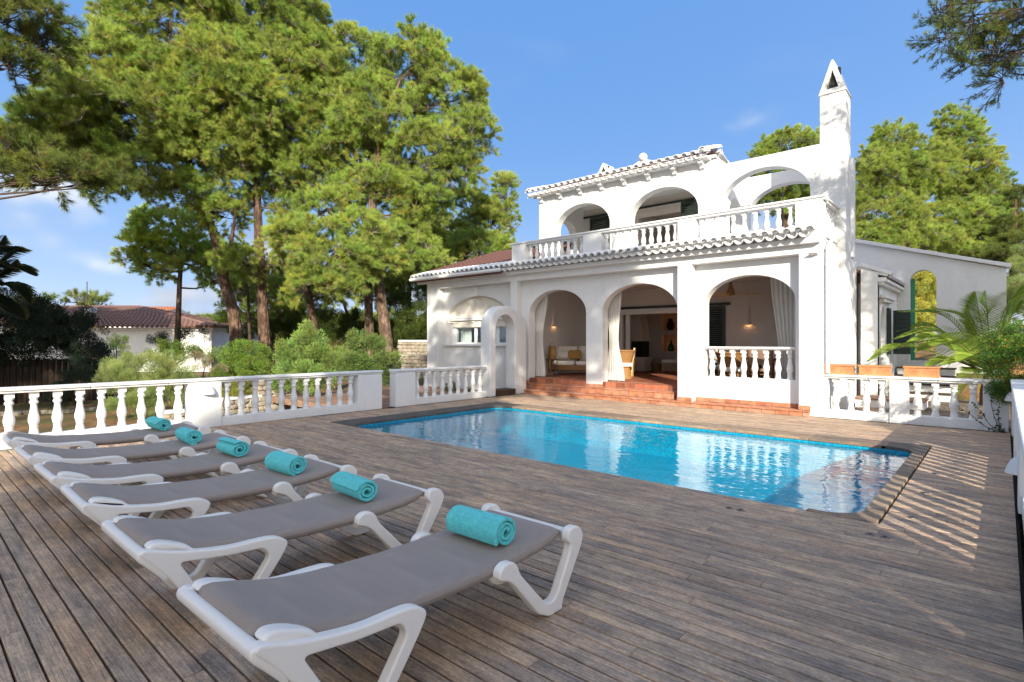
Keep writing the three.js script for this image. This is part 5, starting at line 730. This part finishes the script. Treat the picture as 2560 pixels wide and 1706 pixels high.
// pines behind the villa
pine('pine_tree', 'broad pine behind the wing at the right, left of two rounded tops', { r: 0.3, trunks: [[[2290, 720, 33], [2285, 560, 33], [2270, 420, 33]]], lobes: [[2235, 360, 75, 60, 33], [2190, 440, 80, 80, 32], [2270, 430, 110, 70, 33], [2210, 540, 110, 60, 32], [2260, 600, 130, 45, 31], [2160, 610, 60, 50, 31]], group: 'pines behind the villa' });
pine('pine_tree', 'taller pine behind the wing at the right with the highest rounded top', { r: 0.3, trunks: [[[2440, 720, 34], [2430, 560, 34], [2400, 380, 34]]], lobes: [[2390, 310, 58, 45, 34], [2400, 370, 80, 60, 34], [2370, 440, 110, 70, 34], [2470, 385, 34, 20, 33], [2450, 480, 90, 55, 34], [2390, 560, 130, 60, 33], [2480, 570, 80, 55, 33], [2400, 640, 120, 30, 32]], group: 'pines behind the villa' });
pine('pine_tree', 'dark pine at the right edge behind the low wing wall', { r: 0.24, tint: [0.5, 0.75], trunks: [[[2540, 740, 31], [2535, 600, 31], [2540, 500, 31]]], lobes: [[2535, 500, 45, 40, 32], [2520, 570, 60, 40, 31], [2545, 630, 60, 45, 30], [2480, 640, 50, 26, 30]], group: 'pines behind the villa' });
pine('pine_tree', 'pine crown peeping over the balcony wall left of the tall chimney', { r: 0.3, trunks: [[[1960, 700, 30], [1960, 560, 30], [1965, 430, 30]]], lobes: [[1970, 370, 80, 38, 30], [1905, 405, 50, 30, 30], [2020, 380, 45, 40, 30], [1960, 450, 120, 50, 30], [1900, 480, 70, 40, 31], [2010, 520, 70, 50, 30]], group: 'pines behind the villa' });
// pine at the right whose boughs overhang the upper right corner
pine('pine_tree', 'dark pine boughs overhanging the upper right corner against the sky', { r: 0.3, size: 0.42, dens: 1.1, variants: CL.pineNear, tint: [0.55, 0.9], twigs: 5, bark: M.barkGrey, trunks: [[V(4.6, 0, -9.4), V(4.5, 3, -9.3), V(4.2, 5.6, -9.2), V(4.0, 8.2, -9.4), V(4, 10, -9.6)]],
  lobes: [[2420, 40, 85, 60, 8.4, 0.7], [2500, 90, 80, 60, 8.6, 0.8], [2460, 140, 70, 36, 8.6, 0.5], [2545, 165, 60, 40, 8.8, 0.6], [2360, 15, 40, 26, 8.3, 0.4], { c: [3.6, 7.4, -9.6], r: [2.2, 1.4, 1.4] }, { c: [5.2, 8.6, -9.8], r: [2.4, 1.5, 1.6] }, { c: [2.4, 9.4, -10.2], r: [1.6, 1.0, 1.0], k: 0.7 }, { c: [6.6, 7.9, -10.2], r: [2.6, 1.7, 1.4], k: 2.1 }, { c: [5.0, 6.4, -10.6], r: [1.5, 1.0, 1.0], k: 2 }, { c: [8.6, 8.6, -10.4], r: [2.0, 1.4, 1.4], k: 2.4 }] });
// pines behind the viewpoint; they shade the front of the deck and the left of the facade
pine('pine_tree', 'unseen pine behind the viewpoint that shades the loungers', { r: 0.32, size: 1.0, dens: 1.15, trunks: [[V(8, 0, 12.5), V(8, 4, 12.3), V(7.6, 8, 12), V(7.2, 11, 11.6)]], lobes: [{ c: [6.6, 7.6, 11.4], r: [3.0, 1.9, 2.0], k: 0.55 }, { c: [9.6, 7.4, 12.2], r: [2.8, 1.8, 2.0] }, { c: [11.6, 8.2, 12.0], r: [2.2, 1.6, 1.8] }, { c: [8, 9.6, 11.8], r: [2.6, 1.6, 2.0] }, { c: [11.2, 7.9, 10.4], r: [2.4, 1.3, 1.5] }] });
pine('pine_tree', 'unseen pine right of the viewpoint that shades the left half of the facade', { r: 0.3, size: 0.9, dens: 0.8, trunks: [[V(5.2, 0, 7.6), V(5.0, 3.5, 7.2), V(4.6, 7, 5.6), V(4.2, 10.5, 3.6)]], lobes: [{ c: [4.0, 7.8, 6.4], r: [2.0, 1.5, 2.0] }, { c: [4.8, 9.2, 7.0], r: [1.8, 1.2, 1.6] }, { c: [2.4, 10.8, 2.7], r: [3.8, 2.2, 1.5], k: 0.9 }, { c: [5.2, 11.2, 2.7], r: [1.9, 1.9, 1.3], k: 0.9 }, { c: [4.4, 12.6, 2.9], r: [1.6, 1.0, 1.2] }] });

inset = 0.06;
function shrub(name, label, lobes, kind, { size = 0.5, dens = 2.0, tint = [1.1, 1.6], mat = M.leaf, cat = 'shrub', group, up = 0.6, stems = 6 } = {}) {
  const t = thing(name, label, cat, [0, 0, 0], 0, group), sp = foliage(t, 'foliage', lobes, CL[kind], mat, { size, dens, tint, up, shell: 0.35 });
  const L = lobes.map(lobeOf), c = L[0].c, foot = V(c.x, Math.min(...L.map(l => l.c.y - l.r.y)) - 0.15, c.z), g = []; for (let i = 0; i < stems; i++) { const p = sp[Math.floor(rnd() * sp.length)]; g.push(tube([foot, foot.clone().lerp(p, 0.5).add(V(0, 0.1, 0)), p], [0.025, 0.016, 0.008], 5, 5)); } mesh('stem', g, M.barkGrey, t); return t;
}
shrub('oleander', 'tall pale green oleander bush in front of the middle pine trunk', [[760, 880, 70, 55, 16.4], [810, 900, 55, 42, 16.2], [735, 905, 50, 40, 16.2], [760, 940, 90, 40, 15.8], [785, 838, 30, 34, 16.4]], 'oleander', { size: 0.55 });
shrub('oleander', 'dark rounded oleander bush beside the garden gap', [[925, 885, 70, 42, 15.4], [905, 925, 75, 45, 15], [965, 915, 42, 40, 15.2], [900, 850, 40, 26, 15.6]], 'oleander', { size: 0.55, tint: [0.7, 1.05] });
shrub('evergreen_bush', 'dense bright green rounded bush below the leaning pine', [[610, 885, 70, 42, 17.6], [560, 905, 55, 42, 17.4], [640, 925, 55, 42, 17], [590, 940, 70, 35, 17]], 'round', { size: 0.5 });
shrub('rosemary_bush', 'wide grey-green rosemary bush behind the lit balusters', [[360, 915, 100, 38, 15.2], [300, 950, 60, 45, 14.8], [430, 940, 70, 42, 15], [330, 1000, 60, 45, 14.6], [400, 990, 70, 42, 14.8]], 'rosemary', { size: 0.5, up: 1.2 });
shrub('young_shrub', 'slim young light green shrub left of the rosemary bush', [[292, 850, 20, 34, 16.6], [300, 890, 26, 32, 16.4], [275, 920, 32, 26, 16]], 'round', { size: 0.36, tint: [1.0, 1.4] });
shrub('leafy_bush', 'leafy bright green bush between the rosemary and the neighbours wall', [[430, 872, 50, 28, 18], [470, 880, 40, 26, 18], [395, 890, 36, 24, 17.6]], 'round', { size: 0.42, tint: [0.9, 1.3] });
shrub('dry_bush', 'pale grey dry bush at the right end of the rosemary', [[505, 905, 36, 24, 16.8], [540, 930, 30, 20, 16.6]], 'dry', { size: 0.4 });
shrub('ground_cover', 'yellow-green low plants in front of the evergreen bush', [[520, 962, 50, 16, 15.6], [580, 985, 60, 16, 15.2], [470, 975, 50, 18, 15.4], [600, 955, 40, 10, 16]], 'yellow', { size: 0.3, tint: [0.6, 0.9] });
shrub('ground_cover', 'low green plants growing against the wing behind the balusters', [[1130, 975, 26, 22, 17.5], [1175, 978, 18, 18, 17.2], [1205, 985, 10, 20, 16.8]], 'round', { size: 0.26, tint: [0.7, 1] });
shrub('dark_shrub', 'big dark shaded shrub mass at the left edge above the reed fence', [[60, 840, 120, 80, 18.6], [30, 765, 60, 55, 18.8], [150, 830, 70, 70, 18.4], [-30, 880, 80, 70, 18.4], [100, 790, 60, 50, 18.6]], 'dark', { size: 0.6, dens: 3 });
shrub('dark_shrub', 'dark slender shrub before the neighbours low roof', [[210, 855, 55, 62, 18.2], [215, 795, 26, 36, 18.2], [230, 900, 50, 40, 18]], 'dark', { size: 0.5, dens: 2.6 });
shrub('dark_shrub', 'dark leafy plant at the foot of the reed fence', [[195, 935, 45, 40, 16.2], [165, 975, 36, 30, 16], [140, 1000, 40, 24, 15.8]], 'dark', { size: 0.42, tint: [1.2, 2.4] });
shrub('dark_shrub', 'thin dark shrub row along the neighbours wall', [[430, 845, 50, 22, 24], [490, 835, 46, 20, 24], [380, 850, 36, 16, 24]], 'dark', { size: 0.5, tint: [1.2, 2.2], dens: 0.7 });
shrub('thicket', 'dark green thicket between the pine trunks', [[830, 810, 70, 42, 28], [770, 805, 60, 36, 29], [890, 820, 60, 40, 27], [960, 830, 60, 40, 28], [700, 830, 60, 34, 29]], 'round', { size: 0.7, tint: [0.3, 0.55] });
shrub('thicket', 'dark green thicket on the slope left of the villa wing', [[1040, 800, 60, 60, 25], [1000, 840, 50, 34, 24], [1070, 740, 40, 50, 27], [1010, 760, 50, 40, 28], [1050, 690, 60, 40, 30]], 'round', { size: 0.7, tint: [0.35, 0.7] });
shrub('thicket', 'light green bushes seen between the straight and middle trunks', [[700, 780, 60, 34, 34], [640, 800, 40, 30, 33], [740, 800, 40, 24, 34], [610, 830, 40, 26, 30], [560, 800, 40, 30, 40]], 'round', { size: 0.8, tint: [0.6, 1.0] });
shrub('yellow_bush', 'yellow-green bush lit by the sun behind the wing wall arch', [[2310, 720, 40, 60, 24.5], [2320, 790, 40, 50, 24], [2290, 800, 40, 50, 24], [2330, 660, 30, 30, 25]], 'yellow', { size: 0.5, dens: 4 });
shrub('olive_bush', 'dull grey-green bush behind the right end of the wing wall', [[2550, 680, 40, 40, 27], [2545, 720, 30, 40, 26], [2560, 640, 30, 30, 28]], 'rosemary', { size: 0.6 });
shrub('hedge_bush', 'glossy green hedge bush with orange berries in the right corner', [[2535, 860, 70, 58, 9.6, 0.6], [2540, 930, 82, 58, 9.3, 0.5], [2525, 985, 62, 30, 9.3, 0.4], { c: [1.3, 1.2, -9.6], r: [0.6, 0.9, 1.0] }, { c: [1.4, 1.2, -11.2], r: [0.7, 1.0, 1.0] }], 'hedge', { size: 0.36, dens: 2.6, mat: M.gloss, tint: [1.0, 1.5] });
{ const t = thing('climbing_vine', 'sparse vine with few leaves climbing in the right balustrade corner', 'vine', [-0.02, 0, -12.5]); const s = new Soup(), g = [];
  for (const [dx, h, lx] of [[-0.28, 0.34, -0.1], [-0.14, 0.52, 0.02], [-0.42, 0.28, -0.2], [-0.05, 0.3, 0]]) { const p = [V(0.02, 0, 0), V(dx * 0.5, h * 0.3, 0.05), V(dx, h, 0.04), V(dx + lx, h + 0.14, 0.02)]; g.push(tube(p, [0.006, 0.005, 0.003], 5, 14)); const c = new THREE.CatmullRomCurve3(p); for (let i = 0; i < 26; i++) { const o = c.getPoint(Math.pow(rnd(), 0.8)), d = rdir(), n = rdir(); n.addScaledVector(d, -n.dot(d)).normalize(); s.leaf(o, d, n, rr(0.03, 0.06), rr(0.02, 0.04), [0.03, 0.07, 0.02], [0.07, 0.12, 0.03]); } }
  mesh('stem', g, M.darkWood, t); const l = shadowed(new THREE.Mesh(s.geo(), M.leaf)); l.name = 'leaves'; t.add(l); }
// far woods that read as one mass
{ const lobes = []; for (let i = 0; i < 46; i++) { const px = rr(-300, 1250), D = rr(85, 150); lobes.push([px, 838 - rr(0, 18), rr(50, 110), rr(14, 30), D]); } lobes.push([110, 765, 34, 14, 78], [195, 757, 40, 14, 80], [250, 762, 26, 10, 82], [60, 775, 40, 12, 78]); const t = new THREE.Group(); t.name = numbered('distant_wood'); scene.add(t); tag(t, 'green band of far woodland along the horizon at the left', 'woodland', null, 'stuff'); foliage(t, 'crown', lobes, CL.pine, M.needle, { size: 2.6, dens: 0.8, tint: [0.6, 0.9] }); }
{ const lobes = []; for (let i = 0; i < 22; i++) lobes.push([rr(1150, 2700), 690 - rr(-60, 60), rr(80, 140), rr(40, 70), rr(42, 60)]); const t = new THREE.Group(); t.name = numbered('distant_wood'); scene.add(t); tag(t, 'woodland on the slope far behind the villa', 'woodland', null, 'stuff'); foliage(t, 'crown', lobes, CL.pine, M.needle, { size: 1.8, dens: 0.5, tint: [0.6, 0.95] }); }

// palms
function frond(t, pts, len, k0, k1, { n = 46, lw = 0.022, droop = 0.25 } = {}) { // feather leaf along a curve
  const c = new THREE.CatmullRomCurve3(pts), s = new Soup(), N = 14; let prev = c.getPoint(0);
  for (let i = 1; i <= N; i++) { const p = c.getPoint(i / N); s.twig(prev, p, 0.016 * (1 - (i - 1) / N) + 0.003, 0.016 * (1 - i / N) + 0.003, [0.22, 0.24, 0.06]); prev = p; }
  for (let i = 0; i < n; i++) { const u = 0.12 + 0.88 * (i + 0.5) / n, p = c.getPoint(u), d = c.getTangent(u), sd = d.clone().cross(V(0, 1, 0)).normalize(), up = sd.clone().cross(d).normalize(), L = len * 1.25 * Math.sin(Math.PI * Math.pow(lerp(0.12, 0.97, u), 0.8)) * rr(0.9, 1.08);
    for (const q of [-1, 1]) { const dir = d.clone().multiplyScalar(0.35 + 0.55 * u).addScaledVector(sd, q).addScaledVector(up, 0.35).normalize(), m = p.clone().addScaledVector(dir, L * 0.55), e = m.clone().addScaledVector(dir.clone().add(V(0, -droop, 0)).normalize(), L * 0.45), w = up.clone().addScaledVector(d, 0.4).normalize().multiplyScalar(lw / 2), k = mixc(k0, k1, rnd()), b = p.clone(); s.tri(b.clone().addScaledVector(w, 0.6), b.clone().addScaledVector(w, -0.6), m.clone().add(w), k); s.tri(b.clone().addScaledVector(w, -0.6), m.clone().sub(w), m.clone().add(w), k); s.tri(m.clone().add(w), m.clone().sub(w), e, k, mixc(k, [0.45, 0.42, 0.12], 0.35)); } }
  const m = shadowed(new THREE.Mesh(s.geo(), M.gloss)); m.name = 'frond'; t.add(m); return m;
}
{ const t = thing('palm', 'young date palm with long arching fronds behind the planters', 'palm', [0, 0, 0]); const o = at(2478, 935, 13.0);
  const f = (mx, my, mD, ex, ey, eD, L = 0.5) => frond(t, [o, at(mx, my, mD), at(ex, ey, eD)], L, [0.12, 0.22, 0.03], [0.36, 0.48, 0.08], { n: 44, lw: 0.026 });
  f(2370, 845, 12.2, 2272, 855, 11.8, 0.42); f(2260, 868, 12.6, 2168, 905, 12.6, 0.36); f(2400, 850, 12.6, 2180, 880, 12.4, 0.3); f(2360, 790, 13.6, 2245, 780, 14, 0.36); f(2330, 815, 14.4, 2240, 830, 14.6, 0.3); f(2470, 800, 13.2, 2464, 728, 13.2, 0.5); f(2440, 830, 13.4, 2420, 762, 13.8, 0.4); f(2510, 780, 13.4, 2556, 712, 13.6, 0.5); f(2530, 790, 12.6, 2600, 730, 12.4, 0.5); f(2480, 900, 12.4, 2486, 870, 12.0, 0.36); f(2400, 880, 13.8, 2330, 850, 14.2, 0.4); f(2430, 900, 12.4, 2350, 915, 12.0, 0.34); f(2530, 860, 12.6, 2600, 830, 12.2, 0.4); f(2475, 890, 12.6, 2475, 950, 12.2, 0.32); f(2440, 930, 12.8, 2400, 985, 12.6, 0.32); f(2460, 850, 14, 2400, 800, 14.6, 0.4); f(2420, 800, 13.4, 2330, 770, 13.6, 0.4); f(2500, 820, 12.8, 2530, 760, 12.6, 0.45); f(2440, 890, 12.2, 2395, 905, 11.8, 0.36); f(2500, 900, 12.6, 2540, 905, 12.2, 0.36); f(2380, 900, 13, 2310, 925, 12.8, 0.34); f(2390, 860, 12.4, 2290, 880, 12.0, 0.45); f(2350, 830, 13, 2230, 850, 13.2, 0.42); f(2450, 790, 13.6, 2440, 730, 13.8, 0.5); f(2500, 860, 12.4, 2560, 800, 12.2, 0.5);
  mesh('trunk', tube([V(o.x, -0.1, o.z), V(o.x, 0.4, o.z), o], [0.22, 0.2, 0.12], 12, 8), M.bark, t); }
{ const t = thing('palm', 'dark palm with drooping fronds cut by the left edge', 'palm', [0, 0, 0]); const o = at(-60, 720, 17); const f = (mx, my, ex, ey, L = 0.6) => frond(t, [o, at(mx, my, 17), at(ex, ey, 16.8)], L, [0.012, 0.022, 0.014], [0.03, 0.045, 0.024], { lw: 0.05, droop: 0.6 });
  f(20, 670, 88, 690); f(10, 640, 50, 618); f(20, 715, 74, 760); f(0, 760, 60, 800); f(-30, 650, 10, 590); f(-100, 660, -160, 640); f(-90, 740, -150, 800); f(-10, 690, 40, 650);
  mesh('trunk', tube([at(-62, 990, 17), at(-62, 850, 17), o], [0.25, 0.2, 0.18], 12, 10), M.bark, t); }

// ---------- neighbouring houses, walls, fence ----------
function tiledSlope(parent, quad, mat, pitch = 0.3) { // corrugated slope: [eave left, eave right, ridge right, ridge left]
  const [a, b, c, d] = quad, n = Math.round(a.distanceTo(b) / pitch), g = [], nrm = b.clone().sub(a).cross(d.clone().sub(a)).normalize(); if (nrm.y < 0) nrm.negate();
  const sl = new THREE.BufferGeometry(); sl.setAttribute('position', new THREE.Float32BufferAttribute([a, b, c, a, c, d].flatMap(v => [v.x, v.y, v.z]), 3)); sl.computeVertexNormals(); mesh('roof_deck', boxUV(sl), mat, parent);
  for (let i = 0; i < n; i++) { const u = (i + 0.5) / n, e = a.clone().lerp(b, u), r = d.clone().lerp(c, u), st = Math.max(2, Math.round(e.distanceTo(r) / 0.5)); for (let k = 0; k < st; k++) { const p = e.clone().lerp(r, k / st), q = e.clone().lerp(r, (k + 1.12) / st); p.addScaledVector(nrm, 0.03); q.addScaledVector(nrm, 0.0); g.push(bar(p, q, pitch * 0.34, pitch * 0.27, 6)); } }
  tag(mesh('tile', g, mat, parent), null, null, null, 'stuff');
}
{ const D0 = 36, h = thing('bungalow', 'low white bungalow with brown tiled hip roof beyond the garden', 'house', at(340, 900, D0).setY(-0.5).toArray(), YAW);
  const X = px => (px - 340) / FL * D0, Y = (py, D = D0) => EYE - (py - 853) / FL * D + 0.5; const x0 = X(-60), x1 = X(535);
  mesh('wall', [B(x0 + 0.4, x1 - 0.5, 0, Y(826), -7.5, -0.6), B(x0 + 0.2, x1 - 0.3, Y(826), Y(819), -7.6, -0.4)], M.white, h);
  const e = Y(817), rl = V(X(-40), Y(768, 40), -4), rr2 = V(X(255) * 1.11, Y(768, 40), -4);
  tiledSlope(h, [V(x0, e, 0), V(x1, e, 0), rr2, rl], M.roofBrown, 0.32); tiledSlope(h, [V(x1, e, 0), V(x1, e, -8), rr2.clone().add(V(0, 0, -0.01)), rr2], M.roofBrown, 0.32);
  mesh('ridge', [bar(rl, rr2, 0.13), bar(rr2, V(x1, e + 0.05, 0), 0.13)], M.roofBrown, h); mesh('chimney', RB(X(150), X(168), Y(800), Y(765), -2.6, -2.0, 0.02), M.white, h); mesh('roof_box', RB(X(190), X(225), Y(772), Y(758), -6, -5, 0.02), M.white, h); mesh('vent', B(X(372), X(382), Y(857), Y(853), -0.6, -0.58), M.slot, h);
  const an = thing('aerial', 'television aerial on the brown bungalow roof', 'aerial', at(217, 765, 40).toArray(), YAW); mesh('mast', bar(V(0, -0.3, 0), V(0, 1.75, 0), 0.03), M.grille, an); mesh('boom', [bar(V(-1.0, 0.75, 0), V(0.15, 0.45, 0), 0.02), ...[0, 1, 2, 3, 4].map(i => bar(V(-0.5 + i * 0.14, 0.35 + i * -0.03, 0.2), V(-0.35 + i * 0.14, 0.9 - i * 0.05, -0.2), 0.012))], M.grille, an); }
const cottage = (label, px0, px1, py0, py1, pb, D) => { const h = thing('cottage', label, 'house', at((px0 + px1) / 2, 860, D).setY(-0.5).toArray(), YAW), w = (px1 - px0) / 2 / FL * D, Y = py => EYE - (py - 853) / FL * D + 0.5; mesh('wall', B(-w * 0.94, w * 0.94, 0, Y(py1) + 0.02, -6, -0.3), M.white, h); tiledSlope(h, [V(-w, Y(py1), 0), V(w, Y(py1), 0), V(w, Y(py0), -3.2), V(-w, Y(py0), -3.2)], M.roofT[1], 0.34); mesh('gable', boxUV(ext(poly([[0, Y(py1) - 0.1], [-6.0, Y(py1) - 0.1], [-3.2, Y(py0) - 0.1]]), 0.2).rotateY(-Math.PI / 2).translate(w * 0.94, 0, 0)), M.white, h); return h; };
cottage('white cottage with bright orange tiled roof beyond the brown bungalow', 278, 410, 764, 783, 800, 62); cottage('low orange-roofed cottage left of the leaning pine trunk', 455, 562, 800, 818, 845, 58); cottage('small orange roof between bungalow and small pine', 255, 330, 772, 783, 790, 56);
{ const f = thing('reed_fence', 'dark brown reed fence behind the left balustrade', 'fence'); const a = at(-120, 935, 17.5), b = at(285, 920, 19.5), n = 26; for (let i = 0; i < n; i++) { const p = a.clone().lerp(b, i / n), q = a.clone().lerp(b, (i + 1) / n), dir = q.clone().sub(p), top = 0.92 + 0.05 * rnd(); const m = mesh('panel', boxUV(new THREE.BoxGeometry(dir.length() - 0.01, top + 0.7, 0.04)), M.reed, f); m.position.copy(p.lerp(q, 0.5)).setY((top - 0.7) / 2); m.rotation.y = Math.atan2(-dir.z, dir.x); } }
// dry-stone walls: single stones set in a dark core, some with a white cap
const rocks = [0, 1, 2, 3, 4].map(() => { const g = new THREE.IcosahedronGeometry(0.5, 1), p = g.attributes.position, k = rdir(), s0 = Math.floor(rnd() * 99); for (let i = 0; i < p.count; i++) { const x = p.getX(i), y = p.getY(i), z = p.getZ(i), f = 0.86 + 0.34 * hash(Math.round(x * 50), Math.round(y * 50 + z * 170), s0), c = v => Math.sign(v) * Math.min(Math.abs(v), 0.41); p.setXYZ(i, c(x * f) * 1.15, c(y * f) * 1.15, c(z * f) * 1.15); } g.computeVertexNormals(); return boxUV(g); });
function stoneWall(label, a, b, h, cap, name = 'stone_wall', size = 0.22, taper = 1) {
  const t = thing(name, label, 'wall'), dir = b.clone().sub(a).setY(0), L = dir.length(), ang = Math.atan2(-dir.z, dir.x), y0 = Math.min(a.y, b.y), face = V(0, 0, 1).applyAxisAngle(V(0, 1, 0), ang); if (face.dot(FW) > 0) face.negate();
  const core = mesh('core', boxUV(new THREE.BoxGeometry(L, h, 0.22)), M.rockGap, t); core.position.copy(a).lerp(b, 0.5).setY(y0 + h / 2); core.rotation.y = ang;
  const nr = Math.max(1, Math.round(h / (size * 0.62))); for (let r = 0; r < nr; r++) { let x = rr(-0.1, 0); while (x < L - 0.05) { const w = size * rr(0.7, 1.5), hh = h / nr, m = mesh('stone', rocks[Math.floor(rnd() * 5)], M.rock[Math.floor(rnd() * 3)], t); m.position.copy(a).addScaledVector(dir.clone().normalize(), x + w / 2).addScaledVector(face, 0.08).setY(y0 + (r + 0.5) * hh + rr(-0.01, 0.01)); m.scale.set(w * 1.12, hh * rr(1.05, 1.3), 0.2); m.rotation.set(0, ang, rr(-0.15, 0.15), 'YXZ'); x += w * 0.98; } }
  if (cap) { const c = mesh('cap', RB(-L / 2 - 0.03, L / 2 + 0.03, 0, 0.07, -0.16, 0.16, 0.015), cap, t); c.position.copy(a).lerp(b, 0.5).setY(y0 + h); c.rotation.y = ang; }
  return t;
}
stoneWall('low dry-stone wall with white cap seen through the second baluster run, lower step', at(548, 1046, 14.6).setY(-0.55), at(645, 1030, 15.6).setY(-0.55), 0.52, M.white);
stoneWall('dry-stone wall with white cap seen through the second baluster run, higher step', at(643, 1030, 15.6).setY(-0.55), at(730, 1020, 16.4).setY(-0.55), 0.98, M.white);
stoneWall('short dry-stone wall with white cap beside the left pier of the balustrade', at(400, 1052, 13.6).setY(-0.6), at(478, 1046, 14).setY(-0.6), 0.36, M.white);
stoneWall('lower dry-stone terrace wall left of the villa wing', at(1010, 930, 20.5).setY(0.2), at(1095, 930, 19.6).setY(0.2), 0.78, M.rock[2]);
stoneWall('upper dry-stone terrace wall left of the villa wing with pale cap', at(1003, 900, 22.2).setY(0.7), at(1098, 900, 21.2).setY(0.7), 0.82, M.stone);
{ const t = thing('stone_edging', 'row of pale stones edging the lawn below the reed fence', 'edging'); const a = at(-60, 1052, 15.2), b = at(240, 1000, 16.6); for (let i = 0; i < 46; i++) { const p = a.clone().lerp(b, (i + rnd()) / 46), m = mesh('stone', rocks[i % 5], M.rock[i % 3], t), s = rr(0.1, 0.26); m.position.set(p.x + rr(-0.12, 0.12), -0.52, p.z + rr(-0.12, 0.12)); m.scale.set(s * 1.3, s * 0.8, s); m.rotation.y = rr(0, 6); } }
{ const t = thing('pergola', 'dark wooden pergola between the pine trunks', 'pergola', at(710, 850, 31).setY(0).toArray(), YAW); const Y = py => EYE - (py - 853) / FL * 31; for (const px of [672, 683, 726, 755]) mesh('post', B((px - 710) / FL * 31 - 0.07, (px - 710) / FL * 31 + 0.07, -0.6, Y(806), -0.07, 0.07), M.darkWood, t); for (const z of [0, -2]) mesh('beam', B(-1.05, 1.1, Y(806), Y(801), z - 0.07, z + 0.07), M.darkWood, t); for (let i = 0; i < 9; i++) mesh('rafter', B(-0.95 + i * 0.24, -0.88 + i * 0.24, Y(801), Y(798.5), -2.2, 0.2), M.darkWood, t); }

scene.updateMatrixWorld(true);
renderer.render(scene, camera);
